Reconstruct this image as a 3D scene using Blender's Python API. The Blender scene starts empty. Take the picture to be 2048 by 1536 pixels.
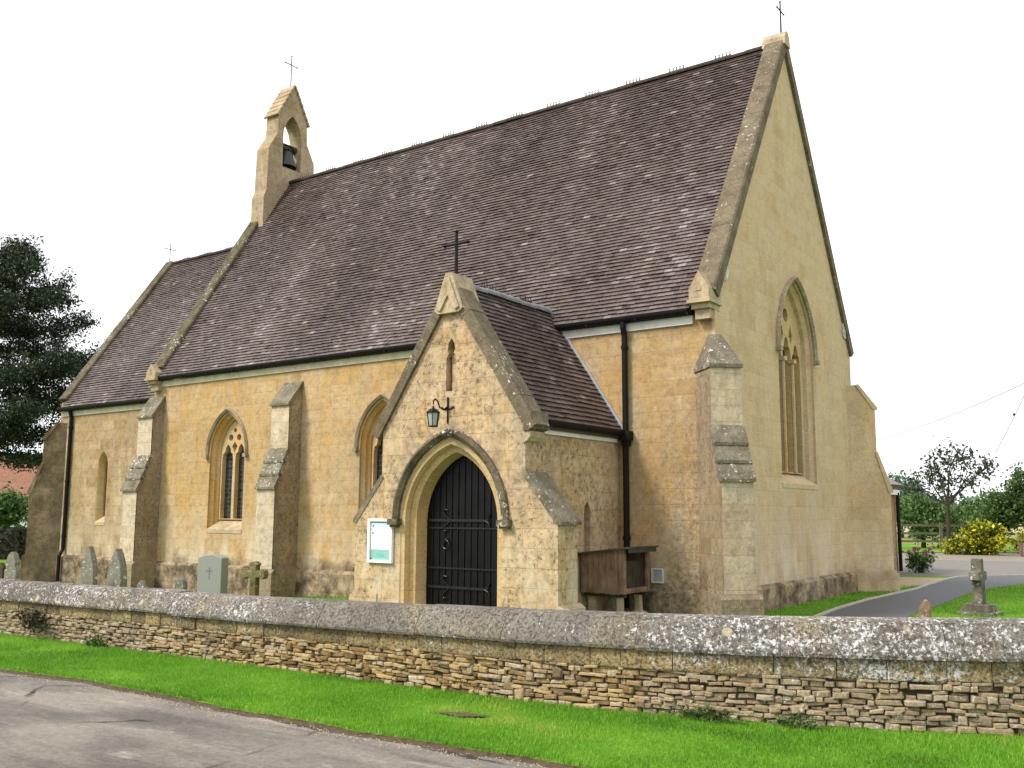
import bpy, bmesh, math, random
import numpy as np
from mathutils import Vector, Matrix, noise
from mathutils.geometry import tessellate_polygon
random.seed(7); rng = np.random.default_rng(7)
S = bpy.context.scene; COL = S.collection
R = math.radians
V = Vector

# ------------------------------------------------------------------ camera
CX, CY, CZ = 6.626, -15.236, 1.72
YAW, PITCH, ROLL = 0.62095, 0.13343, 0.00459
fw = V((-math.sin(YAW)*math.cos(PITCH), math.cos(YAW)*math.cos(PITCH), math.sin(PITCH)))
rt = V((math.cos(YAW), math.sin(YAW), 0)); up = rt.cross(fw)
r2 = rt*math.cos(ROLL)+up*math.sin(ROLL); u2 = up*math.cos(ROLL)-rt*math.sin(ROLL)
cam = bpy.data.cameras.new("camera"); cob = bpy.data.objects.new("camera", cam); COL.objects.link(cob)
cam.sensor_width = 36; cam.lens = 1928.2/2048*36; cam.clip_end = 3000; cam.clip_start = .1
m = Matrix.Identity(4)
for i in range(3):
    m[i][0], m[i][1], m[i][2] = r2[i], u2[i], -fw[i]
m[0][3], m[1][3], m[2][3] = CX, CY, CZ
cob.matrix_world = m; S.camera = cob

# ------------------------------------------------------------------ sky, sun, exposure
SUN_EL, SUN_AZ = R(46), R(212)            # azimuth clockwise from +Y: the light comes from the front left
w = bpy.data.worlds.new("World"); S.world = w; w.use_nodes = True
nt = w.node_tree; nt.nodes.clear()
out = nt.nodes.new('ShaderNodeOutputWorld'); bg = nt.nodes.new('ShaderNodeBackground'); bg.inputs[1].default_value = .092
sky = nt.nodes.new('ShaderNodeTexSky'); sky.sky_type = 'NISHITA'; sky.sun_disc = False
sky.sun_elevation = SUN_EL; sky.sun_rotation = SUN_AZ; sky.air_density = 1.2; sky.dust_density = 2
tc = nt.nodes.new('ShaderNodeTexCoord'); mp = nt.nodes.new('ShaderNodeMapping'); mp.inputs['Scale'].default_value = (1, 1, 2.6)
nz = nt.nodes.new('ShaderNodeTexNoise'); mp.inputs['Location'].default_value = (2.1, .4, 0); nz.inputs['Scale'].default_value = 1.7; nz.inputs['Detail'].default_value = 6
rp = nt.nodes.new('ShaderNodeValToRGB'); rp.color_ramp.elements[0].position = .34; rp.color_ramp.elements[1].position = .56
rp.color_ramp.elements[0].color = (.80, .80, .80, 1); rp.color_ramp.elements[1].color = (1, 1, 1, 1)
mx = nt.nodes.new('ShaderNodeMix'); mx.data_type = 'RGBA'; mx.inputs[7].default_value = (11.5, 11.7, 12.0, 1)
nt.links.new(tc.outputs['Generated'], mp.inputs[0]); nt.links.new(mp.outputs[0], nz.inputs['Vector'])
nt.links.new(nz.outputs[0], rp.inputs[0]); nt.links.new(rp.outputs[0], mx.inputs[0])
nt.links.new(sky.outputs[0], mx.inputs[6]); nt.links.new(mx.outputs[2], bg.inputs[0]); nt.links.new(bg.outputs[0], out.inputs[0])
sl = bpy.data.lights.new("sun", 'SUN'); sl.energy = 3.0; sl.angle = R(14); sl.color = (1, .95, .86)
so = bpy.data.objects.new("sun", sl); COL.objects.link(so); so.location = (0, -10, 30)
sd = V((math.sin(SUN_AZ)*math.cos(SUN_EL), math.cos(SUN_AZ)*math.cos(SUN_EL), math.sin(SUN_EL)))
so.rotation_euler = sd.to_track_quat('Z', 'Y').to_euler()
S.view_settings.view_transform = 'Standard'; S.view_settings.look = 'None'
S.view_settings.exposure = 0.6; S.view_settings.gamma = 1
S.render.engine = 'CYCLES'

# ------------------------------------------------------------------ helpers: materials
class NT:
    def __init__(s, name):
        s.m = bpy.data.materials.new(name); s.m.use_nodes = True; s.t = s.m.node_tree; s.t.nodes.clear()
        s.o = s.n('ShaderNodeOutputMaterial'); s.uvn = None; s.obn = None
    def n(s, k): return s.t.nodes.new(k)
    def l(s, a, b): s.t.links.new(a, b)
    def put(s, sock, val):
        if val is None: return
        if isinstance(val, bpy.types.NodeSocket): s.l(val, sock)
        elif isinstance(val, (tuple, list)) and len(val) == 3 and sock.type == 'RGBA': sock.default_value = (*val, 1)
        else: sock.default_value = val
    def co(s):
        if not s.obn: s.obn = s.n('ShaderNodeTexCoord')
        return s.obn.outputs['Object']
    def uv(s):
        if not s.obn: s.obn = s.n('ShaderNodeTexCoord')
        return s.obn.outputs['UV']
    def mapp(s, vec, scale=(1, 1, 1), loc=(0, 0, 0)):
        k = s.n('ShaderNodeMapping'); s.l(vec, k.inputs[0]); k.inputs['Scale'].default_value = scale; k.inputs['Location'].default_value = loc
        return k.outputs[0]
    def noise(s, scale, detail=4, vec=None, rough=.55, dist=0):
        k = s.n('ShaderNodeTexNoise'); s.put(k.inputs['Vector'], vec if vec is not None else s.co())
        k.inputs['Scale'].default_value = scale; k.inputs['Detail'].default_value = detail; k.inputs['Roughness'].default_value = rough
        k.inputs['Distortion'].default_value = dist
        return k.outputs[0]
    def voro(s, scale, vec=None, feature='F1', out='Distance'):
        k = s.n('ShaderNodeTexVoronoi'); k.feature = feature; s.put(k.inputs['Vector'], vec if vec is not None else s.co()); k.inputs['Scale'].default_value = scale
        return k.outputs[out]
    def ramp(s, fac, stops):
        k = s.n('ShaderNodeValToRGB'); s.put(k.inputs[0], fac); e = k.color_ramp.elements
        while len(e) < len(stops): e.new(.5)
        for i, (p, c) in enumerate(stops):
            e[i].position = p; e[i].color = (c, c, c, 1) if not isinstance(c, tuple) else (*c, 1)
        return k.outputs[0]
    def mix(s, a, b, fac, blend='MIX'):
        k = s.n('ShaderNodeMix'); k.data_type = 'RGBA'; k.blend_type = blend
        s.put(k.inputs[0], fac); s.put(k.inputs[6], a); s.put(k.inputs[7], b); return k.outputs[2]
    def math(s, op, a, b=0.0):
        k = s.n('ShaderNodeMath'); k.operation = op; s.put(k.inputs[0], a); s.put(k.inputs[1], b); return k.outputs[0]
    def attr(s, name='rnd'):
        k = s.n('ShaderNodeAttribute'); k.attribute_name = name; return k.outputs['Fac']
    def sep(s, vec):
        k = s.n('ShaderNodeSeparateXYZ'); s.l(vec, k.inputs[0]); return k.outputs
    def brick(s, c1, c2, mc, bw, rh, ms, vec, off=.5):
        k = s.n('ShaderNodeTexBrick'); s.put(k.inputs['Vector'], vec); s.put(k.inputs['Color1'], c1); s.put(k.inputs['Color2'], c2); s.put(k.inputs['Mortar'], mc)
        k.inputs['Scale'].default_value = 1; k.inputs['Mortar Size'].default_value = ms; k.inputs['Mortar Smooth'].default_value = .3
        k.inputs['Brick Width'].default_value = bw; k.inputs['Row Height'].default_value = rh; k.offset = off
        return k.outputs[0], k.outputs[1]
    def bump(s, h, strength=.5, dist=.02, normal=None):
        k = s.n('ShaderNodeBump'); k.inputs['Strength'].default_value = strength; k.inputs['Distance'].default_value = dist
        s.l(h, k.inputs['Height'])
        if normal is not None: s.l(normal, k.inputs['Normal'])
        return k.outputs[0]
    def done(s, col, rough=.9, normal=None, metal=0, spec=.3, trans=0):
        b = s.n('ShaderNodeBsdfPrincipled'); s.put(b.inputs['Base Color'], col); s.put(b.inputs['Roughness'], rough); b.inputs['Metallic'].default_value = metal
        b.inputs['Specular IOR Level'].default_value = spec
        if normal is not None: s.l(normal, b.inputs['Normal'])
        sh = b.outputs[0]
        if trans:
            t = s.n('ShaderNodeBsdfTranslucent'); s.put(t.inputs[0], col); a = s.n('ShaderNodeMixShader'); a.inputs[0].default_value = trans
            s.l(sh, a.inputs[1]); s.l(t.outputs[0], a.inputs[2]); sh = a.outputs[0]
        s.l(sh, s.o.inputs[0]); return s.m

def ashlar(name, base=(.46, .335, .165), warm=(.50, .315, .105), grey=(.385, .33, .24), warm_t=.5, grey_t=.5, spot=.3, bw=.62, rh=.27, joint=.35, dirt=.0, mot=.32, salts=0, corner=0, damp=0):
    N = NT(name)
    wob = N.n('ShaderNodeVectorMath'); wob.operation = 'ADD'; nn = N.n('ShaderNodeTexNoise'); nn.inputs['Scale'].default_value = 2.5; N.l(N.uv(), nn.inputs['Vector'])
    vm = N.n('ShaderNodeVectorMath'); vm.operation = 'SCALE'; vm.inputs['Scale'].default_value = .02; N.l(nn.outputs['Color'], vm.inputs[0]); N.l(N.uv(), wob.inputs[0]); N.l(vm.outputs[0], wob.inputs[1])
    br, bf = N.brick((.0, .0, .0), (1, 1, 1), (.5, .5, .5), bw, rh, .007, wob.outputs[0])
    rnd = N.n('ShaderNodeRGBToBW'); N.l(br, rnd.inputs[0]); rnd = rnd.outputs[0]
    br2, _ = N.brick((.0, .0, .0), (1, 1, 1), (.5, .5, .5), bw, rh, .0, N.mapp(wob.outputs[0], loc=(bw*14, rh*22, 0)))
    rnd2 = N.n('ShaderNodeRGBToBW'); N.l(br2, rnd2.inputs[0]); rnd2 = rnd2.outputs[0]
    big = N.noise(.33, 5, rough=.6); mid = N.noise(1.7, 6, rough=.65); fine = N.noise(30, 5, rough=.75); mott = N.noise(6.5, 7, rough=.72)
    streak = N.noise(2.2, 5, N.mapp(N.co(), (1.6, 1.6, .22)), rough=.6)
    c = N.mix(base, warm, N.ramp(N.math('ADD', N.math('MULTIPLY', rnd, .15), N.math('MULTIPLY', mid, 1.0)), [(.60-.22*warm_t, 0.), (.92-.2*warm_t, .85)]))
    c = N.mix(c, (.58, .475, .31), N.ramp(N.math('ADD', N.math('MULTIPLY', rnd2, .16), N.math('MULTIPLY', N.noise(1.1, 5, N.mapp(N.co(), (1, 1, .5), (7, 3, 1))), 1.0)), [(.55, 0.), (.84, .7)]))
    c = N.mix(c, grey, N.ramp(N.math('ADD', N.math('MULTIPLY', streak, .6), N.math('MULTIPLY', big, .4)), [(.60-.25*grey_t, 0.), (.76-.2*grey_t, .9)]))
    c = N.mix(c, N.mix(c, (.55, .5, .42), 1, 'MULTIPLY'), N.ramp(N.math('ADD', N.math('MULTIPLY', N.noise(1.0, 6, N.mapp(N.co(), (1, 1, .45), (2, 5, 8)), rough=.7), .8), N.math('MULTIPLY', rnd, .12)), [(.44, 0.), (.70, .35+.6*grey_t)]))
    c = N.mix(c, (.22, .17, .10), N.math('MULTIPLY', bf, joint))
    c = N.mix(c, N.ramp(mott, [(.28, (1-mot*1.2,)*3), (.5, (1, 1, 1)), (.72, (1+mot*.6,)*3)]), 1, 'MULTIPLY')
    c = N.mix(c, N.ramp(fine, [(.3, (.64, .62, .58)), (.7, (1.18, 1.18, 1.18))]), 1, 'MULTIPLY')
    # lichen and dark specks, denser in patches
    patch = N.ramp(N.noise(.7, 5, N.mapp(N.co(), loc=(3, 9, 2))), [(.36, 0.2), (.54, 1.)])
    sp = N.ramp(N.noise(15, 6, rough=.85), [(.52, 0.), (.60, 1.)])
    c = N.mix(c, (.10, .08, .055), N.math('MULTIPLY', N.math('MULTIPLY', sp, patch), spot))
    sw = N.ramp(N.math('ADD', N.voro(15), N.math('MULTIPLY', N.noise(5, 2), .3)), [(.20, 1.), (.27, 0.)])
    c = N.mix(c, (.68, .63, .52), N.math('MULTIPLY', N.math('MULTIPLY', sw, patch), spot*.85))
    xyz = N.sep(N.co())
    if salts:
        sm = N.math('MULTIPLY', N.ramp(N.math('MULTIPLY', xyz[2], .3), [(.12, 1.), (.55, 0.)]), N.ramp(N.noise(1.7, 6, N.mapp(N.co(), (1.3, 1.3, .5), (4, 1, 6)), rough=.68), [(.42, 0.), (.66, 1.)]))
        c = N.mix(c, (.60, .55, .43), N.math('MULTIPLY', sm, salts))
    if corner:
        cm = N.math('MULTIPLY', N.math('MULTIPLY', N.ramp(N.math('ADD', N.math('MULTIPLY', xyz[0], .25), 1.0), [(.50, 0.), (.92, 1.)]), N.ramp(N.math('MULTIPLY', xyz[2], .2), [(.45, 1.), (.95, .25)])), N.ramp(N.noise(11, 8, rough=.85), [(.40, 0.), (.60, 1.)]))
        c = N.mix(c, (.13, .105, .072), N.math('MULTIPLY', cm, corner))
    if damp:
        dm = N.ramp(N.math('ADD', N.math('MULTIPLY', xyz[2], -.55), N.math('MULTIPLY', N.noise(1.4, 7, rough=.72), 1.0)), [(.10, 0.), (.34, 1.)])
        c = N.mix(c, (.065, .05, .033), N.math('MULTIPLY', N.math('MULTIPLY', dm, N.ramp(N.noise(.8, 4, N.mapp(N.co(), loc=(6, 6, 6))), [(.38, .2), (.55, 1.)])), damp))
    if dirt:
        d1 = N.ramp(N.noise(1.9, 7, rough=.75), [(.38, 0.), (.60, 1.)])
        c = N.mix(c, (.055, .042, .028), N.math('MULTIPLY', d1, dirt))
    c = N.mix(c, (1.02, .972, .985), 1, 'MULTIPLY')
    h = N.math('ADD', N.math('ADD', N.math('MULTIPLY', fine, .35), N.math('MULTIPLY', mott, .5)), N.math('MULTIPLY', bf, -.8))
    return N.done(c, .93, N.bump(h, .45, .014), spec=.12)

def plain(name, col, rough=.6, var=.25, scale=8, spec=.3, metal=0, bump=.15):
    N = NT(name); n = N.noise(scale, 6, rough=.65)
    c = N.mix(col, N.ramp(n, [(.3, (1-var,)*3), (.72, (1+var,)*3)]), 1, 'MULTIPLY')
    return N.done(c, rough, N.bump(n, bump, .01), metal, spec)

def lichen_stone(name, base=(.135, .115, .085), light=(.30, .27, .20), white=(.66, .64, .58), amount=.4, yellow=.3, scale=1.0):
    N = NT(name)
    a = N.noise(3.1*scale, 6, rough=.7); f = N.noise(30*scale, 5, rough=.7)
    c = N.mix(base, light, N.ramp(a, [(.35, 0.), (.68, 1.)]))
    c = N.mix(c, N.ramp(f, [(.3, (.6, .6, .6)), (.7, (1.25, 1.25, 1.25))]), 1, 'MULTIPLY')
    l1 = N.ramp(N.math('ADD', N.noise(14*scale, 5, rough=.72), N.math('MULTIPLY', N.noise(1.1*scale, 3), .35)), [(.78-.16*amount, 0.), (.84-.16*amount, 1.)])
    c = N.mix(c, white, N.math('MULTIPLY', l1, .9))
    l2 = N.ramp(N.noise(7*scale, 4, N.mapp(N.co(), loc=(4, 4, 4)), rough=.7), [(.66, 0.), (.72, yellow)])
    c = N.mix(c, (.42, .30, .09), l2)
    return N.done(c, .95, N.bump(N.math('ADD', f, N.math('MULTIPLY', l1, .3)), .5, .015), spec=.12)

M = {}
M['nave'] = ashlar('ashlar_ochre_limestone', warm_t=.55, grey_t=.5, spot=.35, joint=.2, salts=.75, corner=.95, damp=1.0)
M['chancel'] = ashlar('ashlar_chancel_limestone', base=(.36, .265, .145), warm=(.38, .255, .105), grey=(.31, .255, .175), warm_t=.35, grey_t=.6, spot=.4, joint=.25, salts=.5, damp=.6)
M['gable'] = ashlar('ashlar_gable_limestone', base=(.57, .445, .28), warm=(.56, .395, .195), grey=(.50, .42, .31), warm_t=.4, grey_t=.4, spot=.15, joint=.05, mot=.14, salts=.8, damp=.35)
M['porch'] = ashlar('ashlar_porch_limestone', base=(.50, .385, .23), warm=(.51, .345, .14), grey=(.42, .36, .265), warm_t=.35, grey_t=.55, spot=1.0, bw=.55, rh=.3, joint=.42, mot=.42, salts=.85)
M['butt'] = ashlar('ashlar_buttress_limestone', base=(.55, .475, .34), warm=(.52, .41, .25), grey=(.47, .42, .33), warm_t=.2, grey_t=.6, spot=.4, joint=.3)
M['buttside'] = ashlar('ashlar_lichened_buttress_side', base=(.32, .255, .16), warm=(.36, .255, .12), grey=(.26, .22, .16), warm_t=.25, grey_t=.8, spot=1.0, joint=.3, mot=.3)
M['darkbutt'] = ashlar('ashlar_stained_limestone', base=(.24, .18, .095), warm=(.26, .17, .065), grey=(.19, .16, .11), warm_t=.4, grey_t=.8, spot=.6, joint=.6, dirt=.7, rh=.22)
M['plinth'] = ashlar('ashlar_damp_plinth', base=(.44, .345, .225), warm_t=.3, grey_t=.6, spot=.8, bw=.7, rh=.5, joint=.6, dirt=.9)
M['trim'] = ashlar('dressed_stone', base=(.52, .385, .19), warm=(.52, .335, .115), grey=(.44, .375, .265), warm_t=.4, grey_t=.4, spot=.12, bw=9, rh=.45, joint=.3, mot=.12)
M['warmtrim'] = ashlar('dressed_warm_stone', base=(.50, .34, .135), warm=(.50, .28, .07), grey=(.43, .35, .22), warm_t=.8, grey_t=.25, spot=.1, bw=9, rh=.5, joint=.3, mot=.12)
M['paletrim'] = ashlar('dressed_pale_stone', base=(.48, .405, .265), warm=(.45, .35, .19), grey=(.38, .345, .27), warm_t=.3, grey_t=.6, spot=.4, bw=9, rh=.6, joint=.2)
M['roundel'] = lichen_stone('white_lichened_roundel', base=(.3, .28, .23), light=(.55, .53, .47), amount=.6)
M['weather'] = lichen_stone('lichened_weathering_stone', base=(.105, .09, .062), light=(.245, .215, .155), amount=-.02)
M['coping'] = lichen_stone('lichened_gable_coping', base=(.105, .082, .054), light=(.20, .165, .11), amount=-.1)
M['coping_dark'] = lichen_stone('mossy_dark_coping', base=(.06, .05, .03), light=(.15, .13, .08), amount=-.05, yellow=.5)
M['hood'] = lichen_stone('lichened_hood_mould', base=(.065, .05, .034), light=(.17, .14, .09), amount=-.1)
M['palehood'] = lichen_stone('pale_hood_mould', base=(.22, .185, .13), light=(.38, .32, .22), amount=-.2)
M['headstone'] = lichen_stone('lichened_headstone', base=(.12, .108, .09), light=(.28, .26, .215), amount=.15)
M['bell_stone'] = ashlar('bellcote_limestone', base=(.42, .345, .21), warm_t=.25, grey_t=.8, spot=.35, joint=.25, dirt=.12)
M['black'] = plain('black_painted_iron', (.007, .007, .007), .55, .3, 12, .15)
M['white'] = plain('white_painted_fascia', (.66, .65, .62), .55, .12, 5)
M['lead'] = plain('lead_flashing', (.34, .35, .36), .6, .2, 6)
M['rust'] = plain('rusty_iron', (.045, .03, .026), .7, .35, 25)
M['bronze'] = plain('bell_bronze', (.035, .045, .042), .4, .35, 9, .5, .6)
M['glazing_bar'] = M['black']

def mk_tile():
    N = NT('clay_roof_tile'); r = N.attr()
    c = N.ramp(r, [(0, (.045, .030, .027)), (.3, (.078, .053, .048)), (.55, (.102, .071, .064)), (.8, (.135, .101, .094)), (1, (.26, .22, .215))])  # palest tones paint sheen into the colour, besides lichened tiles
    big = N.noise(.5, 4); f = N.noise(22, 5, rough=.7)
    c = N.mix(c, N.ramp(f, [(.28, (.62, .62, .62)), (.72, (1.35, 1.35, 1.35))]), 1, 'MULTIPLY')
    moss = N.math('MULTIPLY', N.ramp(N.noise(2.3, 5, N.mapp(N.co(), loc=(2, 2, 5)), rough=.7), [(.56, 0.), (.68, 1.)]), N.ramp(f, [(.4, 0.), (.6, .5)]))
    c = N.mix(c, (.15, .115, .035), moss)
    return N.done(c, .42, N.bump(f, .3, .006), spec=.5)
M['tile'] = mk_tile()
M['ridge'] = plain('ridge_tile_clay', (.04, .027, .018), .8, .6, 7)
M['ridgegrey'] = plain('ridge_tile_grey', (.22, .22, .24), .7, .3, 7)

def mk_glass():
    N = NT('leaded_window_glass')
    c, f = N.brick((.010, .014, .015), (.035, .045, .047), (.045, .05, .05), .10, .11, .012, N.uv(), 0)
    return N.done(c, N.ramp(f, [(0, .12), (1, .6)]), N.bump(N.noise(7, 2), .25, .01), spec=.5)
M['glass'] = mk_glass()

def mk_wood(name, c1, c2, rough=.7, spec=.3):
    N = NT(name); g = N.noise(3, 6, N.mapp(N.co(), (9, 9, .7)), rough=.65, dist=.4)
    k = N.noise(5, 4)
    c = N.mix(c1, c2, N.ramp(g, [(.3, 0.), (.7, 1.)])); c = N.mix(c, N.ramp(k, [(.3, (.6, .6, .6)), (.7, (1.25, 1.25, 1.25))]), 1, 'MULTIPLY')
    return N.done(c, rough, N.bump(g, .3, .008), spec=spec)
M['door'] = mk_wood('black_painted_boards', (.0025, .0025, .003), (.006, .006, .007), .42, .18)
M['oldwood'] = mk_wood('weathered_brown_boards', (.095, .057, .037), (.31, .195, .13), .8)
M['darkwood'] = mk_wood('dark_stained_boards', (.030, .022, .015), (.075, .055, .035), .8)
M['fencewood'] = mk_wood('grey_fence_timber', (.07, .06, .045), (.16, .135, .10), .85)
M['felt'] = plain('roofing_felt', (.055, .052, .038), .9, .4, 14)

def mk_leaf(name, stops, rough=.5, trans=.25, spec=.3):
    N = NT(name); c = N.ramp(N.attr(), stops); return N.done(c, rough, None, 0, spec, trans)
M['yew'] = mk_leaf('yew_needles', [(0, (.003, .008, .003)), (.6, (.014, .030, .009)), (1, (.06, .095, .025))], trans=.1)
M['sparse'] = mk_leaf('small_tree_leaves', [(0, (.014, .022, .014)), (.6, (.045, .062, .03)), (1, (.10, .12, .06))])
M['green'] = mk_leaf('hedgerow_leaves', [(0, (.03, .065, .018)), (.6, (.08, .15, .035)), (1, (.17, .26, .07))])
M['midgreen'] = mk_leaf('broad_tree_leaves', [(0, (.02, .045, .015)), (.6, (.07, .125, .028)), (1, (.15, .21, .05))])
M['bluegreen'] = mk_leaf('far_tree_leaves', [(0, (.05, .10, .06)), (.6, (.11, .18, .11)), (1, (.18, .27, .17))])
M['yellow'] = mk_leaf('golden_shrub_leaves', [(0, (.015, .03, .006)), (.42, (.06, .10, .008)), (.62, (.42, .40, .014)), (1, (.70, .62, .04))])
M['hedge'] = mk_leaf('clipped_hedge_leaves', [(0, (.006, .012, .004)), (.6, (.014, .026, .008)), (1, (.06, .08, .018))])
M['pink'] = mk_leaf('pink_petals', [(0, (.30, .10, .12)), (1, (.55, .28, .30))])
M['weed'] = mk_leaf('weed_leaves', [(0, (.03, .06, .012)), (.6, (.075, .13, .03)), (1, (.17, .20, .05))])
M['blade'] = mk_leaf('grass_blades', [(0, (.05, .12, .008)), (.3, (.115, .29, .018)), (.75, (.18, .39, .028)), (1, (.38, .43, .08))], trans=.35)
M['bark'] = plain('tree_bark', (.045, .035, .026), .95, .5, 14, bump=.5)

def mk_ground():
    N = NT('turf'); a = N.noise(.35, 5); f = N.noise(30, 5, rough=.7)
    c = N.mix((.085, .20, .014), (.14, .27, .022), N.ramp(a, [(.35, 0.), (.65, 1.)]))
    c = N.mix(c, N.ramp(f, [(.3, (.6, .6, .6)), (.7, (1.3, 1.3, 1.3))]), 1, 'MULTIPLY')
    return N.done(c, .95, N.bump(f, .6, .03), spec=.1)
M['turf'] = mk_ground()
def mk_road():
    N = NT('worn_asphalt')
    a = N.noise(.9, 5, N.mapp(N.co(), (.55, 1.6, 1)), rough=.62, dist=.6); f = N.noise(120, 3, rough=.8); s = N.voro(190)
    c = N.mix((.098, .088, .078), (.205, .183, .158), N.ramp(a, [(.38, 0.), (.62, 1.)]))
    c = N.mix(c, (.29, .265, .225), N.ramp(N.noise(1.6, 5, N.mapp(N.co(), (.6, 2.4, 1), (5, 1, 0)), rough=.6), [(.60, 0.), (.68, .75)]))
    c = N.mix(c, (.052, .048, .044), N.ramp(N.noise(2.4, 6, N.mapp(N.co(), (.7, 2.2, 1), (9, 4, 0)), rough=.7), [(.62, 0.), (.70, .6)]))
    # a few cracks
    ck = N.n('ShaderNodeTexVoronoi'); ck.feature = 'DISTANCE_TO_EDGE'; ck.inputs['Scale'].default_value = .55
    dv = N.n('ShaderNodeMix'); dv.data_type = 'VECTOR'; dv.inputs[0].default_value = .25
    nn = N.n('ShaderNodeTexNoise'); nn.inputs['Scale'].default_value = 2.2; nn.inputs['Detail'].default_value = 6; N.l(N.co(), nn.inputs['Vector'])
    N.l(N.co(), dv.inputs[4]); N.l(nn.outputs['Color'], dv.inputs[5]); N.l(dv.outputs[1], ck.inputs['Vector'])
    crack = N.math('MULTIPLY', N.ramp(ck.outputs[0], [(.004, 1.), (.014, 0.)]), N.ramp(N.noise(.8, 3, N.mapp(N.co(), loc=(1, 8, 0))), [(.46, 0.), (.56, 1.)]))
    c = N.mix(c, (.03, .028, .026), crack)
    c = N.mix(c, N.ramp(f, [(.3, (.62, .62, .62)), (.7, (1.38, 1.38, 1.38))]), 1, 'MULTIPLY')
    c = N.mix(c, (.33, .31, .28), N.ramp(s, [(.08, .55), (.16, 0.)]))
    g2 = N.noise(17, 7, rough=.8); c = N.mix(c, N.ramp(g2, [(.34, (.72, .71, .70)), (.66, (1.22, 1.22, 1.2))]), 1, 'MULTIPLY')
    h = N.math('ADD', N.math('ADD', f, g2), N.math('MULTIPLY', crack, -3.))
    return N.done(c, .9, N.bump(h, .5, .006), spec=.2)
M['road'] = mk_road()
M['path'] = plain('dark_asphalt_path', (.080, .082, .085), .75, .25, 40)
M['gravel'] = plain('pale_gravel', (.20, .17, .135), .95, .45, 18, bump=.6)
M['tan'] = plain('tan_gravel', (.34, .265, .165), .95, .35, 25, bump=.5)
M['pave'] = plain('grey_paving', (.15, .138, .122), .9, .3, 12)
M['soil'] = plain('dark_soil', (.075, .05, .03), .95, .45, 20, bump=.7)
M['kerb'] = plain('pale_kerb_stone', (.42, .38, .32), .9, .2, 12)
M['field'] = plain('dry_field_grass', (.17, .19, .04), .95, .35, .3)
M['fieldpale'] = plain('stubble_field', (.36, .30, .14), .95, .2, .3)
M['pantile'] = plain('orange_roof_tile', (.21, .098, .058), .8, .35, 6)
M['limewash'] = plain('white_render', (.62, .62, .60), .8, .08, 3)
M['brickred'] = ashlar('brick_orange', base=(.36, .19, .09), warm=(.40, .22, .1), grey=(.36, .28, .17), bw=.22, rh=.075, spot=.1)

def mk_wallstone(name, base, stops_extra=True):
    N = NT(name); r = N.attr(); x = N.sep(N.co())[0]
    c = N.ramp(r, [(0, (.13, .085, .04)), (.25, (.26, .17, .072)), (.5, (.36, .25, .11)), (.75, (.42, .31, .16)), (.9, (.32, .25, .165)), (1, (.48, .40, .28))])
    # greyer and lichened towards both ends of the wall
    gr = N.ramp(N.math('ADD', N.math('MULTIPLY', x, .05), N.math('MULTIPLY', N.noise(1.2, 4), .5)), [(0.02, 1.), (.17, 0.), (.30, 0.), (.42, 1.)])
    c = N.mix(c, N.mix(c, (.30, .25, .185), .55), gr)
    f = N.noise(38, 5, rough=.7)
    c = N.mix(c, N.ramp(f, [(.3, (.55, .55, .55)), (.7, (1.3, 1.3, 1.3))]), 1, 'MULTIPLY')
    c = N.mix(c, (.10, .08, .055), N.ramp(N.noise(4.5, 5, rough=.7), [(.55, 0.), (.68, .7)]))
    l1 = N.ramp(N.noise(21, 5, N.mapp(N.co(), loc=(1, 2, 3)), rough=.72), [(.60, 0.), (.65, 1.)])
    c = N.mix(c, (.60, .57, .50), N.math('MULTIPLY', l1, N.math('ADD', N.math('MULTIPLY', gr, .75), .12)))
    return N.done(c, .95, N.bump(f, .6, .012), spec=.12)
M['rubble'] = mk_wallstone('rubble_limestone', None)
M['mortar'] = plain('earth_and_mortar_core', (.045, .033, .02), 1, .4, 20)

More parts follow.
